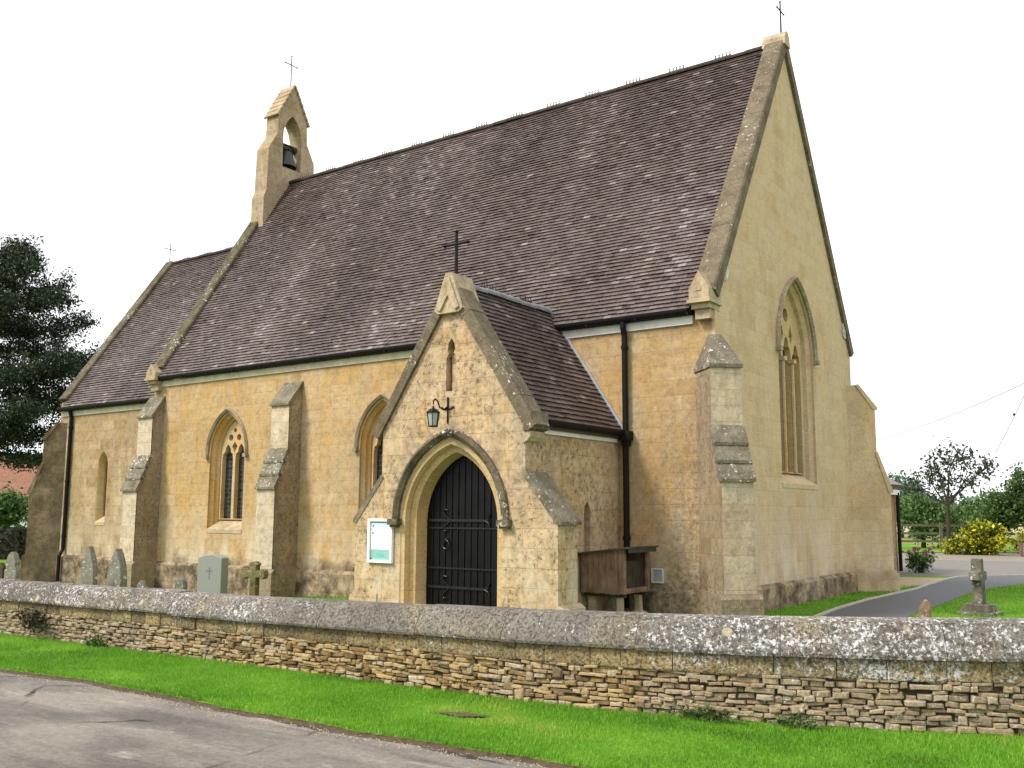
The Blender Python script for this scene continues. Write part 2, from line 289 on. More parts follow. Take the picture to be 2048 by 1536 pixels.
def mk_coping(name, white_l, white_m, white_r, base=(.115, .10, .086), light=(.225, .205, .175)):
    N = NT(name); x = N.sep(N.co())[0]
    a = N.noise(2.2, 6, rough=.7); f = N.noise(42, 5, rough=.72)
    c = N.mix(base, light, N.ramp(a, [(.35, 0.), (.68, 1.)]))
    c = N.mix(c, (.25, .205, .115), N.ramp(N.noise(1.4, 4, N.mapp(N.co(), loc=(5, 0, 0))), [(.52, 0.), (.66, .55)]))
    c = N.mix(c, N.ramp(f, [(.3, (.55, .55, .55)), (.7, (1.35, 1.35, 1.35))]), 1, 'MULTIPLY')
    c = N.mix(c, N.ramp(N.attr(), [(0, (.72, .70, .66)), (.5, (1, 1, 1)), (1, (1.28, 1.22, 1.1))]), 1, 'MULTIPLY')
    px = N.ramp(N.math('ADD', N.math('MULTIPLY', x, .05), .5), [(.16, white_l), (.36, white_l), (.47, white_m), (.58, white_m), (.68, white_r), (.8, white_r)])
    nzv = N.math('ADD', N.math('MULTIPLY', N.noise(30, 6, rough=.78), .75), N.math('ADD', N.math('MULTIPLY', N.noise(8, 4, rough=.7), .28), N.math('MULTIPLY', N.noise(1.3, 3, N.mapp(N.co(), loc=(2, 7, 1))), .22)))
    l1 = N.ramp(N.math('ADD', nzv, N.math('MULTIPLY', px, .10)), [(.718, 0.), (.752, 1.)])
    c = N.mix(c, (.57, .55, .545), N.math('MULTIPLY', l1, .95))
    dk = N.ramp(N.noise(34, 5, N.mapp(N.co(), loc=(9, 2, 3)), rough=.78), [(.50, 0.), (.57, 1.)])
    c = N.mix(c, (.045, .04, .034), N.math('MULTIPLY', dk, .85))
    l2 = N.ramp(N.math('ADD', N.voro(2.6, N.mapp(N.co(), loc=(.3, .2, 4))), N.math('MULTIPLY', N.noise(9, 3), .12)), [(.14, .75), (.19, 0.)])
    c = N.mix(c, (.42, .35, .24), l2)
    return N.done(c, .95, N.bump(N.math('ADD', f, N.math('MULTIPLY', l1, .35)), .6, .016), spec=.12)
M['wallcop'] = mk_coping('lichened_wall_coping', .62, .05, .95)
M['wallash'] = mk_coping('lichened_ashlar_course', .25, .0, .85, base=(.19, .145, .075), light=(.34, .26, .13))

# ------------------------------------------------------------------ helpers: geometry
class MB:
    def __init__(s): s.v = []; s.f = []; s.r = []
    def add(s, vs, fs, r=None):
        o = len(s.v); s.v += [tuple(p) for p in vs]; s.f += [tuple(i+o for i in q) for q in fs]
        s.r += [random.random() if r is None else r]*len(fs); return s
    def box(s, x0, x1, y0, y1, z0, z1, r=None):
        return s.add([(x, y, z) for x in (x0, x1) for y in (y0, y1) for z in (z0, z1)],
                     [(0, 1, 3, 2), (4, 6, 7, 5), (0, 4, 5, 1), (2, 3, 7, 6), (0, 2, 6, 4), (1, 5, 7, 3)], r)
    def obox(s, o, ax, ay, az, r=None):          # o corner, three edge vectors
        o, ax, ay, az = V(o), V(ax), V(ay), V(az)
        return s.add([o+i*ax+j*ay+k*az for i in (0, 1) for j in (0, 1) for k in (0, 1)],
                     [(0, 1, 3, 2), (4, 6, 7, 5), (0, 4, 5, 1), (2, 3, 7, 6), (0, 2, 6, 4), (1, 5, 7, 3)], r)
    def plate(s, fr, outer, holes=(), d0=0, d1=-.3, hole_sides=True, back=True):
        polys = [outer]+list(holes); flat = [p for q in polys for p in q]
        tri = tessellate_polygon([[V((a, b, 0)) for a, b in q] for q in polys])
        n = len(flat); vs = [fr(a, b, d0) for a, b in flat]+[fr(a, b, d1) for a, b in flat]; fs = []
        for t in tri:
            (ax, ay), (bx, by), (cx, cy) = (flat[i] for i in t)
            if (bx-ax)*(cy-ay)-(by-ay)*(cx-ax) < 0: t = t[::-1]
            fs.append(tuple(t))
            if back: fs.append(tuple(i+n for i in t[::-1]))
        o = 0
        for k, q in enumerate(polys):
            area = sum(q[i-1][0]*q[i][1]-q[i][0]*q[i-1][1] for i in range(len(q)))
            if k == 0 or hole_sides:
                for i in range(len(q)):
                    a, b = o+i, o+(i+1) % len(q)
                    f = (a, a+n, b+n, b)
                    if (area > 0) != (k == 0): f = f[::-1]
                    fs.append(f)
            o += len(q)
        return s.add(vs, fs)
    def loft(s, rings, closed=True, flip=False):
        n = len(rings[0]); vs = [p for r in rings for p in r]; fs = []
        for k in range(len(rings)-1):
            for i in range(n if closed else n-1):
                j = (i+1) % n; f = (k*n+i, k*n+j, k*n+n+j, k*n+n+i); fs.append(f[::-1] if flip else f)
        return s.add(vs, fs)
    def tube(s, pts, r, n=8, cap=True):
        pts = [V(p) for p in pts]; rs = r if isinstance(r, (list, tuple)) else [r]*len(pts); rings = []
        ref = V((0, 0, 1))
        for i, p in enumerate(pts):
            t = (pts[min(i+1, len(pts)-1)]-pts[max(i-1, 0)]).normalized()
            a = ref if abs(t.dot(ref)) < .95 else V((1, 0, 0))
            x = t.cross(a).normalized(); y = x.cross(t)
            rings.append([p+rs[i]*(math.cos(q)*x+math.sin(q)*y) for q in [2*math.pi*k/n for k in range(n)]])
        o = len(s.v); s.loft(rings, flip=True)
        if cap:
            s.f.append(tuple(o+i for i in range(n))); s.f.append(tuple(o+(len(pts)-1)*n+i for i in range(n))[::-1]); s.r += [.5, .5]
        return s
    def lathe(s, prof, c=(0, 0, 0), n=20):
        rings = [[(c[0]+r*math.cos(2*math.pi*k/n), c[1]+r*math.sin(2*math.pi*k/n), c[2]+z) for k in range(n)] for r, z in prof]
        return s.loft(rings)
    def build(s, name, mat, parent=None, smooth=False, world=True, bevel=0):
        me = bpy.data.meshes.new(name); me.from_pydata(s.v, [], s.f); me.validate(); me.update()
        a = me.attributes.new('rnd', 'FLOAT', 'FACE')
        if len(s.r) == len(me.polygons): a.data.foreach_set('value', np.array(s.r, dtype=np.float32))
        box_uv(me)
        if smooth: me.polygons.foreach_set('use_smooth', [True]*len(me.polygons))
        me.materials.append(mat)
        ob = bpy.data.objects.new(name, me); COL.objects.link(ob)
        if parent is not None:
            ob.parent = parent
            if world: ob.matrix_parent_inverse = MW(parent).inverted()
        if bevel:
            b = ob.modifiers.new('bevel', 'BEVEL'); b.width = bevel; b.segments = 2; b.limit_method = 'ANGLE'
        return ob
def MW(o):
    mm = Matrix.LocRotScale(o.location, o.rotation_euler, None)
    if o.parent: mm = MW(o.parent) @ o.matrix_parent_inverse @ mm
    return mm
def box_uv(me):
    n = len(me.loops)
    if not n: return
    vi = np.empty(n, np.int32); me.loops.foreach_get('vertex_index', vi)
    co = np.empty(len(me.vertices)*3, np.float32); me.vertices.foreach_get('co', co); co = co.reshape(-1, 3)[vi]
    pn = np.empty(len(me.polygons)*3, np.float32); me.polygons.foreach_get('normal', pn); pn = pn.reshape(-1, 3)
    lt = np.empty(len(me.polygons), np.int32); me.polygons.foreach_get('loop_total', lt); nn = np.repeat(pn, lt, 0)
    # quantise the heading so arch pieces share one mapping
    t = np.stack([-nn[:, 1], nn[:, 0], 0*nn[:, 0]], 1); ln = np.linalg.norm(t[:, :2], axis=1, keepdims=True); flat = ln[:, 0] < .35
    t = np.where(flat[:, None], np.array([[1., 0, 0]]), t/np.maximum(ln, 1e-6))
    b = np.cross(nn, t); b = np.where(flat[:, None], np.array([[0, 1., 0]]), b); bz = np.where(np.abs(b[:, 2:3]) > .8, np.array([[0, 0, 1.]]), b)
    uv = np.stack([(co*t).sum(1), (co*bz).sum(1)], 1).astype(np.float32)
    L = me.uv_layers.new(name='UVMap'); L.data.foreach_set('uv', uv.ravel())
def tag(o, label=None, cat=None, group=None, kind=None):
    if label: o['label'] = label
    if cat: o['category'] = cat
    if group: o['group'] = group
    if kind: o['kind'] = kind
    return o
def thing(name, label, cat, loc=(0, 0, 0), group=None, rz=0):
    o = bpy.data.objects.new(name, None); COL.objects.link(o); o.location = loc; o.rotation_euler = (0, 0, rz); o.empty_display_size = .3
    return tag(o, label, cat, group)
def FS(y): return lambda a, b, d: V((a, y-d, b))            # wall facing -Y
def FW(x): return lambda a, b, d: V((x+d, a, b))            # wall facing +X
def arch(cx, half, zs, rise, d=0, n=10):
    """left springing -> apex -> right springing of a two-centred arch, inset by d"""
    Rr = (half*half+rise*rise)/(2*half); e = Rr-half; r = Rr-d
    r = max(r, e+.004) if e > 0 else max(r, .01)
    hz = math.sqrt(max(r*r-e*e, 0)); th = math.atan2(hz, e); pts = []
    for i in range(n+1):
        t = th*i/n; pts.append((cx-(r*math.cos(t)-e), zs+r*math.sin(t)))
    return pts+[(2*cx-a, b) for a, b in pts[-2::-1]]
def opening(cx, half, zs, rise, zb, d=0, n=10, db=None):
    a = arch(cx, half, zs, rise, d, n)
    return [(cx-half+d, zb if db is None else db)]+a+[(cx+half-d, zb if db is None else db)]
def circ(cx, cz, r, n=10, a0=0): return [(cx+r*math.cos(a0+2*math.pi*i/n), cz+r*math.sin(a0+2*math.pi*i/n)) for i in range(n)]

# ------------------------------------------------------------------ setting: ground, road, path
def sheet(name, pts, z, mat, label=None, cat=None, kind='structure'):
    mb = MB(); mb.plate(lambda a, b, d: V((a, b, d)), pts, d0=z, d1=z-.02); o = mb.build(name, mat); return tag(o, label, cat, kind=kind)
def sst(a, b, x): t = min(max((x-a)/(b-a), 0), 1); return t*t*(3-2*t)
def gz(x, y):
    """the churchyard falls gently toward the chancel"""
    return -.46*sst(-5, -18, x)*sst(-30, -23.5, x)*sst(-7.7, -4.8, y)*sst(14, 9, y)
gxs = [-900, -300, -100, -50]+[-34+.6*i for i in range(66)]+[10, 20, 50, 100, 300, 900]; gys = [-900, -200, -60, -20]+[-9+.6*i for i in range(44)]+[20, 30, 60, 120, 300, 900]
mb = MB(); mb.add([(x, y, gz(x, y)) for x in gxs for y in gys], [(i*len(gys)+j, (i+1)*len(gys)+j, (i+1)*len(gys)+j+1, i*len(gys)+j+1) for i in range(len(gxs)-1) for j in range(len(gys)-1)])
tag(mb.build('ground', M['turf'], smooth=True), kind='structure')
WP = [(-30, -8.9), (-14, -8.55), (-6.98, -8.22), (-4.24, -8.09), (-2.01, -8.0), (-.1, -7.96), (1.4, -7.89), (2.58, -7.71), (3.63, -7.47), (4.52, -7.12), (5.36, -6.72), (7.2, -5.7), (10, -4.0), (16, 0)]
RP = [(-34, -10.6), (-14, -10.2), (-8, -9.95), (-4.06, -9.72), (-2.92, -9.58), (-1.64, -9.56), (-.42, -9.6), (.47, -9.59), (1.54, -9.55), (2.53, -9.49), (2.9, -9.48), (4, -9.35), (6, -8.9), (9, -7.9), (16, -4.6), (24, 0)]
def interp(P, x):
    for (x0, y0), (x1, y1) in zip(P, P[1:]):
        if x0 <= x <= x1: return y0+(y1-y0)*(x-x0)/(x1-x0)
    return P[0][1] if x < P[0][0] else P[-1][1]
def redge(x): return interp(RP, x)+.045*noise.noise(V((x*1.3, 0, 0)))+.03*noise.noise(V((x*5.1, 3, 0)))
xs = [-34+.1*i for i in range(580)]
road = [(x, redge(x)+.03) for x in xs]
sheet('road', road+[(60, 6), (60, -60), (-60, -60), (-60, -10.9)], .006, M['road'])
# verge: a low turf bank that drops to the road through a soil lip
mb = MB(); rows = []
for x in xs:
    yr, yw = redge(x), interp(WP, min(x, 16))+.2; row = [(x, yr+.025, .022)]
    for t in (.06, .2, .4, .6, .8, 1): row.append((x, yr+(yw-yr)*t, .045+.02*noise.noise(V((x*1.1, t*3, 1)))*min(1, t*5)))
    rows.append(row)
mb.loft(rows, closed=False); tag(mb.build('grass_verge', M['turf'], smooth=True), kind='structure')
mb = MB(); mb.loft([[(x, redge(x)-.035-.05*abs(noise.noise(V((x*3, 9, 0)))), .0075) for x in xs], [(x, redge(x)+.008, .010) for x in xs], [(x, redge(x)+.03, .026) for x in xs]], closed=False)
tag(mb.build('soil_edge', M['soil']), kind='structure')
PL = [(1.9, -6.6), (1.25, .2), (1.21, .8), (1.0, 3), (.92, 5.24), (1.0, 9), (.8, 12), (.85, 14.2), (2.3, 16.6), (8, 22), (20, 34)]
PRr = [(3.0, -6.2), (2.45, .3), (2.4, 1.36), (2.32, 3), (2.31, 4.48), (2.19, 8.6), (2.3, 10.5), (2.75, 12.7), (4.2, 14.6), (9.4, 19.8), (22, 32)]
sheet('footpath', PL+PRr[::-1], .010, M['path'])
mb = MB()
for (a, b), (c, d) in zip(PL[:-1], PL[1:]):
    t = (V((c, d, 0))-V((a, b, 0))).normalized(); nrm = V((-t.y, t.x, 0))
    mb.obox(V((a, b, 0)), V((c-a, d-b, 0)), nrm*.045, (0, 0, .045))
tag(mb.build('path_kerb', M['kerb']), kind='structure')
sheet('gravel_patch', [(-.4, 10.2), (.5, 9.3), (.9, 11), (.78, 13.6), (-.4, 13.4)], .012, M['tan'])
sheet('paved_yard', [(-6, 14.6), (.6, 14.6), (1.6, 15.9), (3, 18.2), (9, 24), (9, 28), (-1, 25), (-6, 24)], .005, M['pave'])
sheet('gravel_drive', [(-8, 24.1), (-1, 25.1), (9, 28.1), (22, 40), (22, 47), (-.3, 35.6), (-4, 32.4), (-8, 29)], .007, M['gravel'])
sheet('soil_border', [(-12, 28.6), (-8, 29.3), (-4, 32.7), (-.3, 35.9), (22, 47.3), (22, 49), (-.3, 37.0), (-4, 33.7), (-12, 29.5)], .012, M['soil'])
sheet('far_field', [(-60, 46), (0, 46), (30, 64), (160, 260), (-160, 260)], .02, M['field'])
sheet('stubble_field', [(-60, 70), (70, 96), (160, 240), (-160, 240)], .05, M['fieldpale'])

# ------------------------------------------------------------------ church
W, L, XE = 7.8, 16.0, -21.45
CYM = W/2
church = thing('church', 'cream limestone church with steep brown tiled roof, gabled porch and small bellcote', 'church', (-8, 3.9, 0))
def part(mb, name, mat, parent=church, **k): return mb.build(name, mat, parent, **k)

HE, SL = 5.0, 1.58             # fascia bottom; roof plane z = 5.5 + SL*y
ZR = 5.5+SL*CYM                 # roof plane apex
# windows are described first so that walls get their holes
NW = [dict(cx=-12.88, half=.66, zs=3.15, rise=1.0, zb=1.30), dict(cx=-7.70, half=.66, zs=3.15, rise=1.0, zb=1.30)]
CW = dict(cx=-19.05, half=.24, zs=3.02, rise=.42, zb=1.42)
GW = dict(cx=4.05, half=1.03, zs=4.98, rise=1.52, zb=2.33)
mb = MB()
holes = [opening(**q) for q in NW]
mb.plate(FS(0), [(-L+.5, -.7), (-.05, -.7), (-.05, 5.1), (-L+.5, 5.1)], holes, 0, -.6, hole_sides=False)
mb.plate(FS(0), [(-L, -.7), (-L+.5, -.7), (-L+.5, 5.1), (-L, 5.1)], [], 0, -.6)
gp = [(0, 0), (W, 0), (W, 5.45), (CYM, ZR-.06), (0, 5.45)]
mb.plate(FS(W), [(-L, 0), (-.05, 0), (-.05, 5.1), (-L, 5.1)], [], 0, .6)
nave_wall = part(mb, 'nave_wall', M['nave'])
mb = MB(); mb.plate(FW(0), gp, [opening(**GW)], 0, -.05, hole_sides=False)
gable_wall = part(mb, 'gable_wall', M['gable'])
mb = MB(); mb.plate(FW(-L+.55), [(.6, 0), (W-.6, 0), (W-.6, 5.6), (CYM, ZR-.1), (.6, 5.6)], [], 0, -.55)
part(mb, 'east_gable_wall', M['nave'])
YC = .5
mb = MB(); mb.plate(FS(YC), [(XE+.5, -.7), (-L-.02, -.7), (-L-.02, 4.75), (XE+.5, 4.75)], [opening(**CW)], 0, -.5, hole_sides=False)
CSL = 1.456; CZR = 5.05+CSL*(CYM-YC)
mb.plate(FW(XE+.5), [(YC, -.7), (W-YC, -.7), (W-YC, 4.98), (CYM, CZR-.05), (YC, 4.98)], [], 0, -.5)
mb.plate(FS(W-YC), [(XE+.5, 0), (-L-.02, 0), (-L-.02, 4.75), (XE+.5, 4.75)], [], 0, .5)
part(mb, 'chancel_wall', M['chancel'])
# plinths
def plinth_run(mb, p, q, nrm, h=.46, t=.09):
    p, q, nrm = V((*p, 0)), V((*q, 0)), V((*nrm, 0)); mid = [(-.05, -.7), (t, -.7), (t, h-.07), (0.002, h), (-.05, h)]
    rings = [[c+nrm*a+V((0, 0, b)) for a, b in mid] for c in (p, q)]
    mb.loft(rings, closed=True, flip=False); o = len(mb.v)
    mb.f += [tuple(range(o-10, o-5)), tuple(range(o-5, o))[::-1]]; mb.r += [.5, .5]
for p_, q_, n_ in (((-L, 0), (0.09, 0), (0, -1)), ((0, 0), (0, W+.09), (1, 0)), ((XE-.05, YC), (-L-.1, YC), (0, -1))):
    mb = MB(); plinth_run(mb, p_, q_, n_); part(mb, 'plinth', M['plinth'])

# --- roofs
def tiles(mb, O, A, La, U, Lu, Nn, gauge=.098, tw=.165, th=.036, seed=0, x_off=0):
    O, A, U, Nn = V(O), V(A), V(U), V(Nn); nc = int(Lu/gauge)
    for i in range(nc+1):
        s0 = i*gauge; s1 = min(s0+gauge*1.12, Lu)
        if s1-s0 < .02: break
        a = -(tw/2 if i % 2 else 0)
        drift = .006*math.sin(i*.7)
        while a < La:
            a0, a1 = max(a, 0), min(a+tw-.004, La); a += tw
            if a1-a0 < .01: continue
            p = V((a0*.35+seed, s0*.35, 0)); sag = .028*noise.noise(p*1.0)+.012*noise.noise(p*3.1)
            col = .5+.42*noise.noise(V((a0*.45+seed*3, s0*.22, 4)))+.25*noise.noise(V((a0*1.7, s0*.5, 9)))+random.gauss(0, .12)
            if random.random() < .02: col = random.uniform(.8, .97)
            if random.random() < .03: col = .05
            j0 = random.gauss(0, .003)+drift*.4; lift = random.gauss(0, .003); tl = random.gauss(0, .002)
            hn = sag+th+lift; b0 = O+A*a0+U*(s0+j0); b1 = O+A*a1+U*(s0+j0+random.gauss(0, .002)); t0 = O+A*a0+U*s1; t1 = O+A*a1+U*s1
            vs = [b0+Nn*(hn+tl), b1+Nn*(hn-tl), t1+Nn*(sag+.004), t0+Nn*(sag+.004), b0+Nn*(hn-.018), b1+Nn*(hn-.018)]
            c = min(max(col, 0), 1)
            mb.add(vs, [(0, 1, 2, 3), (4, 5, 1, 0)], c); mb.add([vs[0], vs[3], vs[4], vs[1], vs[2], vs[5]], [(0, 1, 2), (3, 5, 4)], c)
def slope_vec(sl, sgn=1):            # for slopes facing -Y (sgn=1) or +Y
    q = math.hypot(1, sl); return V((0, sgn/q, sl/q)), V((0, -sgn*sl/q, 1/q))
def roof(name, x0, x1, y_eave, yr, z0_at_wall, ywall, sl, seed):
    U, Nn = slope_vec(sl); ze = z0_at_wall+sl*(y_eave-ywall); Lu = (yr-y_eave)*math.hypot(1, sl)
    mb = MB(); tiles(mb, (x0, y_eave, ze), (1, 0, 0), x1-x0, U, Lu, Nn, seed=seed)
    # boarded underside below the tiles, and the far slope with its own courses
    U2, N2 = slope_vec(sl, -1); yb = 2*yr-y_eave
    mb.obox(V((x0, y_eave, ze))-Nn*.10, (x1-x0, 0, 0), U*(Lu), Nn*.065, .2)
    mb.obox(V((x0, yb, ze))-N2*.10, (x1-x0, 0, 0), U2*(Lu), N2*.065, .2)
    n = int(Lu/.098)
    for i in range(n):
        mb.obox(V((x0, yb, ze))+U2*i*.098-N2*.03, (x1-x0, 0, 0), U2*.1, N2*.045, random.uniform(.3, .6))
    return part(mb, name, M['tile'])
def comb_mesh():
    mb = MB()
    for k in range(5):
        x = (k-2)*.085
        mb.add([(x-.02, -.008, 0), (x+.02, -.008, 0), (x+.02, .008, 0), (x-.02, .008, 0), (x-.008, -.006, .06), (x+.008, -.006, .06), (x+.03, 0, .075), (x-.03, 0, .075), (x, 0, .10)],
               [(0, 1, 5, 4), (1, 2, 5), (2, 3, 4, 5), (3, 0, 4), (4, 5, 6, 8, 7), (5, 4, 7, 8, 6)], .4)
    mb.box(-.2, .2, -.012, .012, -.02, .015, .4)
    return mb
comb0 = None
def ridge(parent, p0, p1, mat, r=.11, gap=1.12, first=.6):
    global comb0
    p0, p1 = V(p0), V(p1); d = p1-p0; ln = d.length; t = d.normalized(); sd_ = V((t.y, -t.x, 0)); mb = MB(); n = int(ln/.45)
    for i in range(n):
        a, b = p0+t*(ln*i/n+.004), p0+t*(ln*(i+1)/n-.004); rr = r+random.gauss(0, .003); zz = random.gauss(0, .004)
        prof = [(math.cos(q)*rr, math.sin(q)*rr*.9) for q in [math.pi*(-.12+1.24*k/8) for k in range(9)]]
        mb.loft([[c+sd_*u+V((0, 0, v+zz)) for u, v in prof] for c in (a, b)], closed=False)
        mb.add([a+sd_*u+V((0, 0, v+zz)) for u, v in prof], [tuple(range(9))]); mb.add([b+sd_*u+V((0, 0, v+zz)) for u, v in prof], [tuple(range(9))[::-1]])
    rg = part(mb, 'ridge_tiles', mat, parent)
    x = first
    while x < ln-.3:
        if comb0 is None: comb0 = comb_mesh().build('ridge_crest', M['rust'], parent, world=False); c = comb0
        else: c = comb0.copy(); COL.objects.link(c)
        c.parent = parent; c.matrix_parent_inverse = MW(parent).inverted(); c.location = p0+t*x+V((0, 0, r*.88)); c.rotation_euler = (0, 0, math.atan2(t.y, t.x)); x += gap
nave_roof = roof('nave_roof', -L+.37, -.40, -.17, CYM, 5.5, 0, SL, 1)
ridge(nave_roof, (-15.4, CYM, ZR+.02), (-.35, CYM, ZR+.02), M['ridge'], r=.085)
chancel_roof = roof('chancel_roof', XE+.33, -L+.02, YC-.17, CYM, 5.05, YC, CSL, 5)
ridge(chancel_roof, (XE+.4, CYM, CZR+.02), (-L-.02, CYM, CZR+.02), M['ridge'], r=.08)

# --- gable copings (sloping stones in lengths) with kneelers
def coping(name, x0, x1, yw, yr, zw, sl, n0=-.06, n1=.17, far=True, mat='coping', nst=9, y0=None):
    mb = MB()
    for sgn in ((1, -1) if far else (1,)):
        U, Nn = slope_vec(sl, sgn); st = V((0, yw if sgn == 1 else 2*yr-yw, zw)); Lu = (yr-yw)*math.hypot(1, sl); a = 0 if y0 is None else y0
        for k in range(nst):
            s0, s1 = a+(Lu-a)*k/nst+.0015, a+(Lu-a)*(k+1)/nst-.0015; j = random.gauss(0, .003)
            ext = n1/ sl if k == nst-1 else 0
            o = st+U*s0+V((x0, 0, 0)); xw = x1-x0
            # stone with a raised roll, profile in (x, n)
            prof = [(0, n0), (xw, n0), (xw+.0, n1-.03+j), (xw-.03, n1+j), (.03, n1+j), (0, n1-.03+j)]
            ra = [o+V((px, 0, 0))+Nn*pn for px, pn in prof]; rb = [o+V((px, 0, 0))+Nn*pn+U*(s1-s0+(pn*1.0/sl if k == nst-1 else 0)) for px, pn in prof]
            mb.loft([ra, rb]); mb.add(ra, [(5, 4, 3, 2, 1, 0)]); mb.add(rb, [(0, 1, 2, 3, 4, 5)])
    return part(mb, name, M[mat])
def kneeler(parent, x0, x1, y, z, h=.42, dpt=.36):
    mb = MB(); xm = (x0+x1)/2
    # moulded corbel below and a little gablet above, facing -Y
    mb.plate(FS(y-dpt), [(x0, z), (x1, z), (x1, z+h*.38), (xm, z+h), (x0, z+h*.38)], [], 0, -dpt-.25)
    mb.plate(FS(y-dpt-.012), [(xm-.05, z+h*.3), (xm+.05, z+h*.3), (xm, z+h*.62)], [], 0, -.03)
    mb.box(x0-.03, x1+.03, y-dpt-.03, y+.2, z-.06, z-.003)
    mb.box(x0+.02, x1-.02, y-dpt+.06, y+.2, z-.15, z-.06)
    mb.box(x0+.05, x1-.05, y-dpt+.14, y+.2, z-.32, z-.15)
    return part(mb, 'kneeler', M['paletrim'], parent)
gc = coping('gable_coping', -.36, .07, 0, CYM, 5.46, SL, y0=.0)
kneeler(gc, -.34, .03, 0, 5.36, h=.5, dpt=.30)
mb2 = MB()
mb2.plate(FW(.10), [(CYM-.17, ZR-.06), (CYM+.17, ZR-.06), (CYM+.14, ZR+.13), (CYM+.06, ZR+.25), (CYM, ZR+.27), (CYM-.06, ZR+.25), (CYM-.14, ZR+.13)], [], 0, -.50)
part(mb2, 'apex_stone', M['paletrim'], gc)
ec = coping('gable_coping', -L-.04, -L+.40, 0, CYM, 5.46, SL, n1=.14, mat='coping_dark')
kneeler(ec, -L-.02, -L+.38, 0.02, 5.22, h=.38, dpt=.3)
cc = coping('gable_coping', XE-.05, XE+.36, YC, CYM, 5.02, CSL, n1=.12, mat='coping_dark')
# roundels on the west gable
for y, z in ((.40, 6.0), (W-.42, 6.0)):
    mb = MB(); pts = circ(y, z, .17, 14); mb.plate(FW(.035), [(a, z+(b-z)*1.15) for a, b in pts], [], 0, -.06); mb.plate(FW(.05), circ(y, z, .09, 10), [], 0, -.06); part(mb, 'roundel', M['roundel'])

# --- crosses
def cross(p, h, arm, ax, r=.018, parent=church, mat='rust'):
    p = V(p); a = V(ax); mb = MB(); mb.tube([p, p+V((0, 0, h))], [r*1.25, r], 6); c = p+V((0, 0, h*.72)); mb.tube([c-a*arm, c+a*arm], r*.95, 6)
    for q in (c-a*arm, c+a*arm, p+V((0, 0, h))): mb.lathe([(0.001, -r*1.6), (r*1.7, 0), (.001, r*1.6)], q, 6)
    return part(mb, 'finial_cross', M[mat], parent)
cross((-.03, CYM, ZR+.24), .74, .2, (0, 1, 0), .016)
cross((XE+.1, CYM, CZR+.1), .62, .23, (0, 1, 0), .014)

# --- bellcote
BX0, BX1 = -L+.06, -L+.60
bh = [(CYM-1.02, 9.8), (CYM+1.02, 9.8), (CYM+1.02, 11.0), (CYM+.93, 11.25), (CYM+.90, 12.55), (CYM+.59, 13.1), (CYM+.56, 13.75), (CYM, 14.78), (CYM-.56, 13.75), (CYM-.59, 13.1), (CYM-.90, 12.55), (CYM-.93, 11.25), (CYM-1.02, 11.0)]
mb = MB(); op = opening(CYM, .36, 13.1, .72, 12.12); mb.plate(FW(BX1), bh, [op], 0, BX0-BX1)
bell_wall = part(mb, 'bellcote', M['bell_stone'])
mb = MB()
for sgn in (1, -1):
    dv = V((0, sgn*.56, 1.03)); nn_ = V((0, -sgn*1.03, .56)).normalized(); ln = dv.length; d = dv.normalized(); st = V((BX0-.05, CYM-sgn*.56, 13.75))-d*.10
    for k in range(6):
        s0, s1 = (ln+.10)*k/6, (ln+.10)*(k+1)/6+.03
        mb.add([st+d*s0+nn_*.06, st+d*s0+nn_*.06+V((.64, 0, 0)), st+d*s1+nn_*.045+V((.64, 0, 0)), st+d*s1+nn_*.045, st+d*s0+nn_*.002, st+d*s0+nn_*.002+V((.64, 0, 0)), st+d*s1+nn_*.002+V((.64, 0, 0)), st+d*s1+nn_*.002],
               [(0, 1, 2, 3), (4, 5, 1, 0), (1, 5, 6, 2), (4, 0, 3, 7), (7, 6, 5, 4)])
part(mb, 'stone_slates', M['bell_stone'], bell_wall)
mb = MB()
cx_ = (BX0+BX1)/2; p = V((cx_+.1, CYM, 14.72)); mb.tube([p, p+V((0, 0, 1.12))], .016, 6); c = p+V((0, 0, .82)); mb.tube([c-V((0, .25, 0)), c+V((0, .25, 0))], .015, 6)
for q in (c-V((0, .25, 0)), c+V((0, .25, 0)), p+V((0, 0, 1.12))): mb.lathe([(.001, -.03), (.03, 0), (.001, .03)], q, 6)
part(mb, 'finial_cross', M['rust'], bell_wall)
bell = thing('church_bell', 'small dark bronze bell hanging in the arched opening of the bellcote', 'bell', (cx_, CYM, 12.24))
mb = MB(); mb.lathe([(.33, 0), (.335, .035), (.28, .14), (.225, .31), (.205, .44), (.14, .52), (.02, .54)], n=20); mb.build('bell_body', M['bronze'], bell, True, world=False)
mb = MB(); mb.box(-.07, .07, -.36, .36, .56, .72); mb.box(-.03, .03, -.05, .05, .5, .57); mb.build('headstock', M['darkwood'], bell, world=False)
mb = MB(); mb.tube([(0, 0, .4), (0, 0, .0)], .02, 6); mb.lathe([(.01, -.08), (.045, -.04), (.01, 0)], (0, 0, .02), 8); mb.build('clapper', M['black'], bell, world=False)
mb = MB(); mb.tube([(.08+.0, .28*math.cos(t), .42+.28*math.sin(t)) for t in [R(a) for a in range(20, 175, 15)]], .018, 6); mb.tube([(.08, 0, .58), (.08, .3, .44)], .014, 6); mb.build('bell_lever', M['black'], bell, world=False)

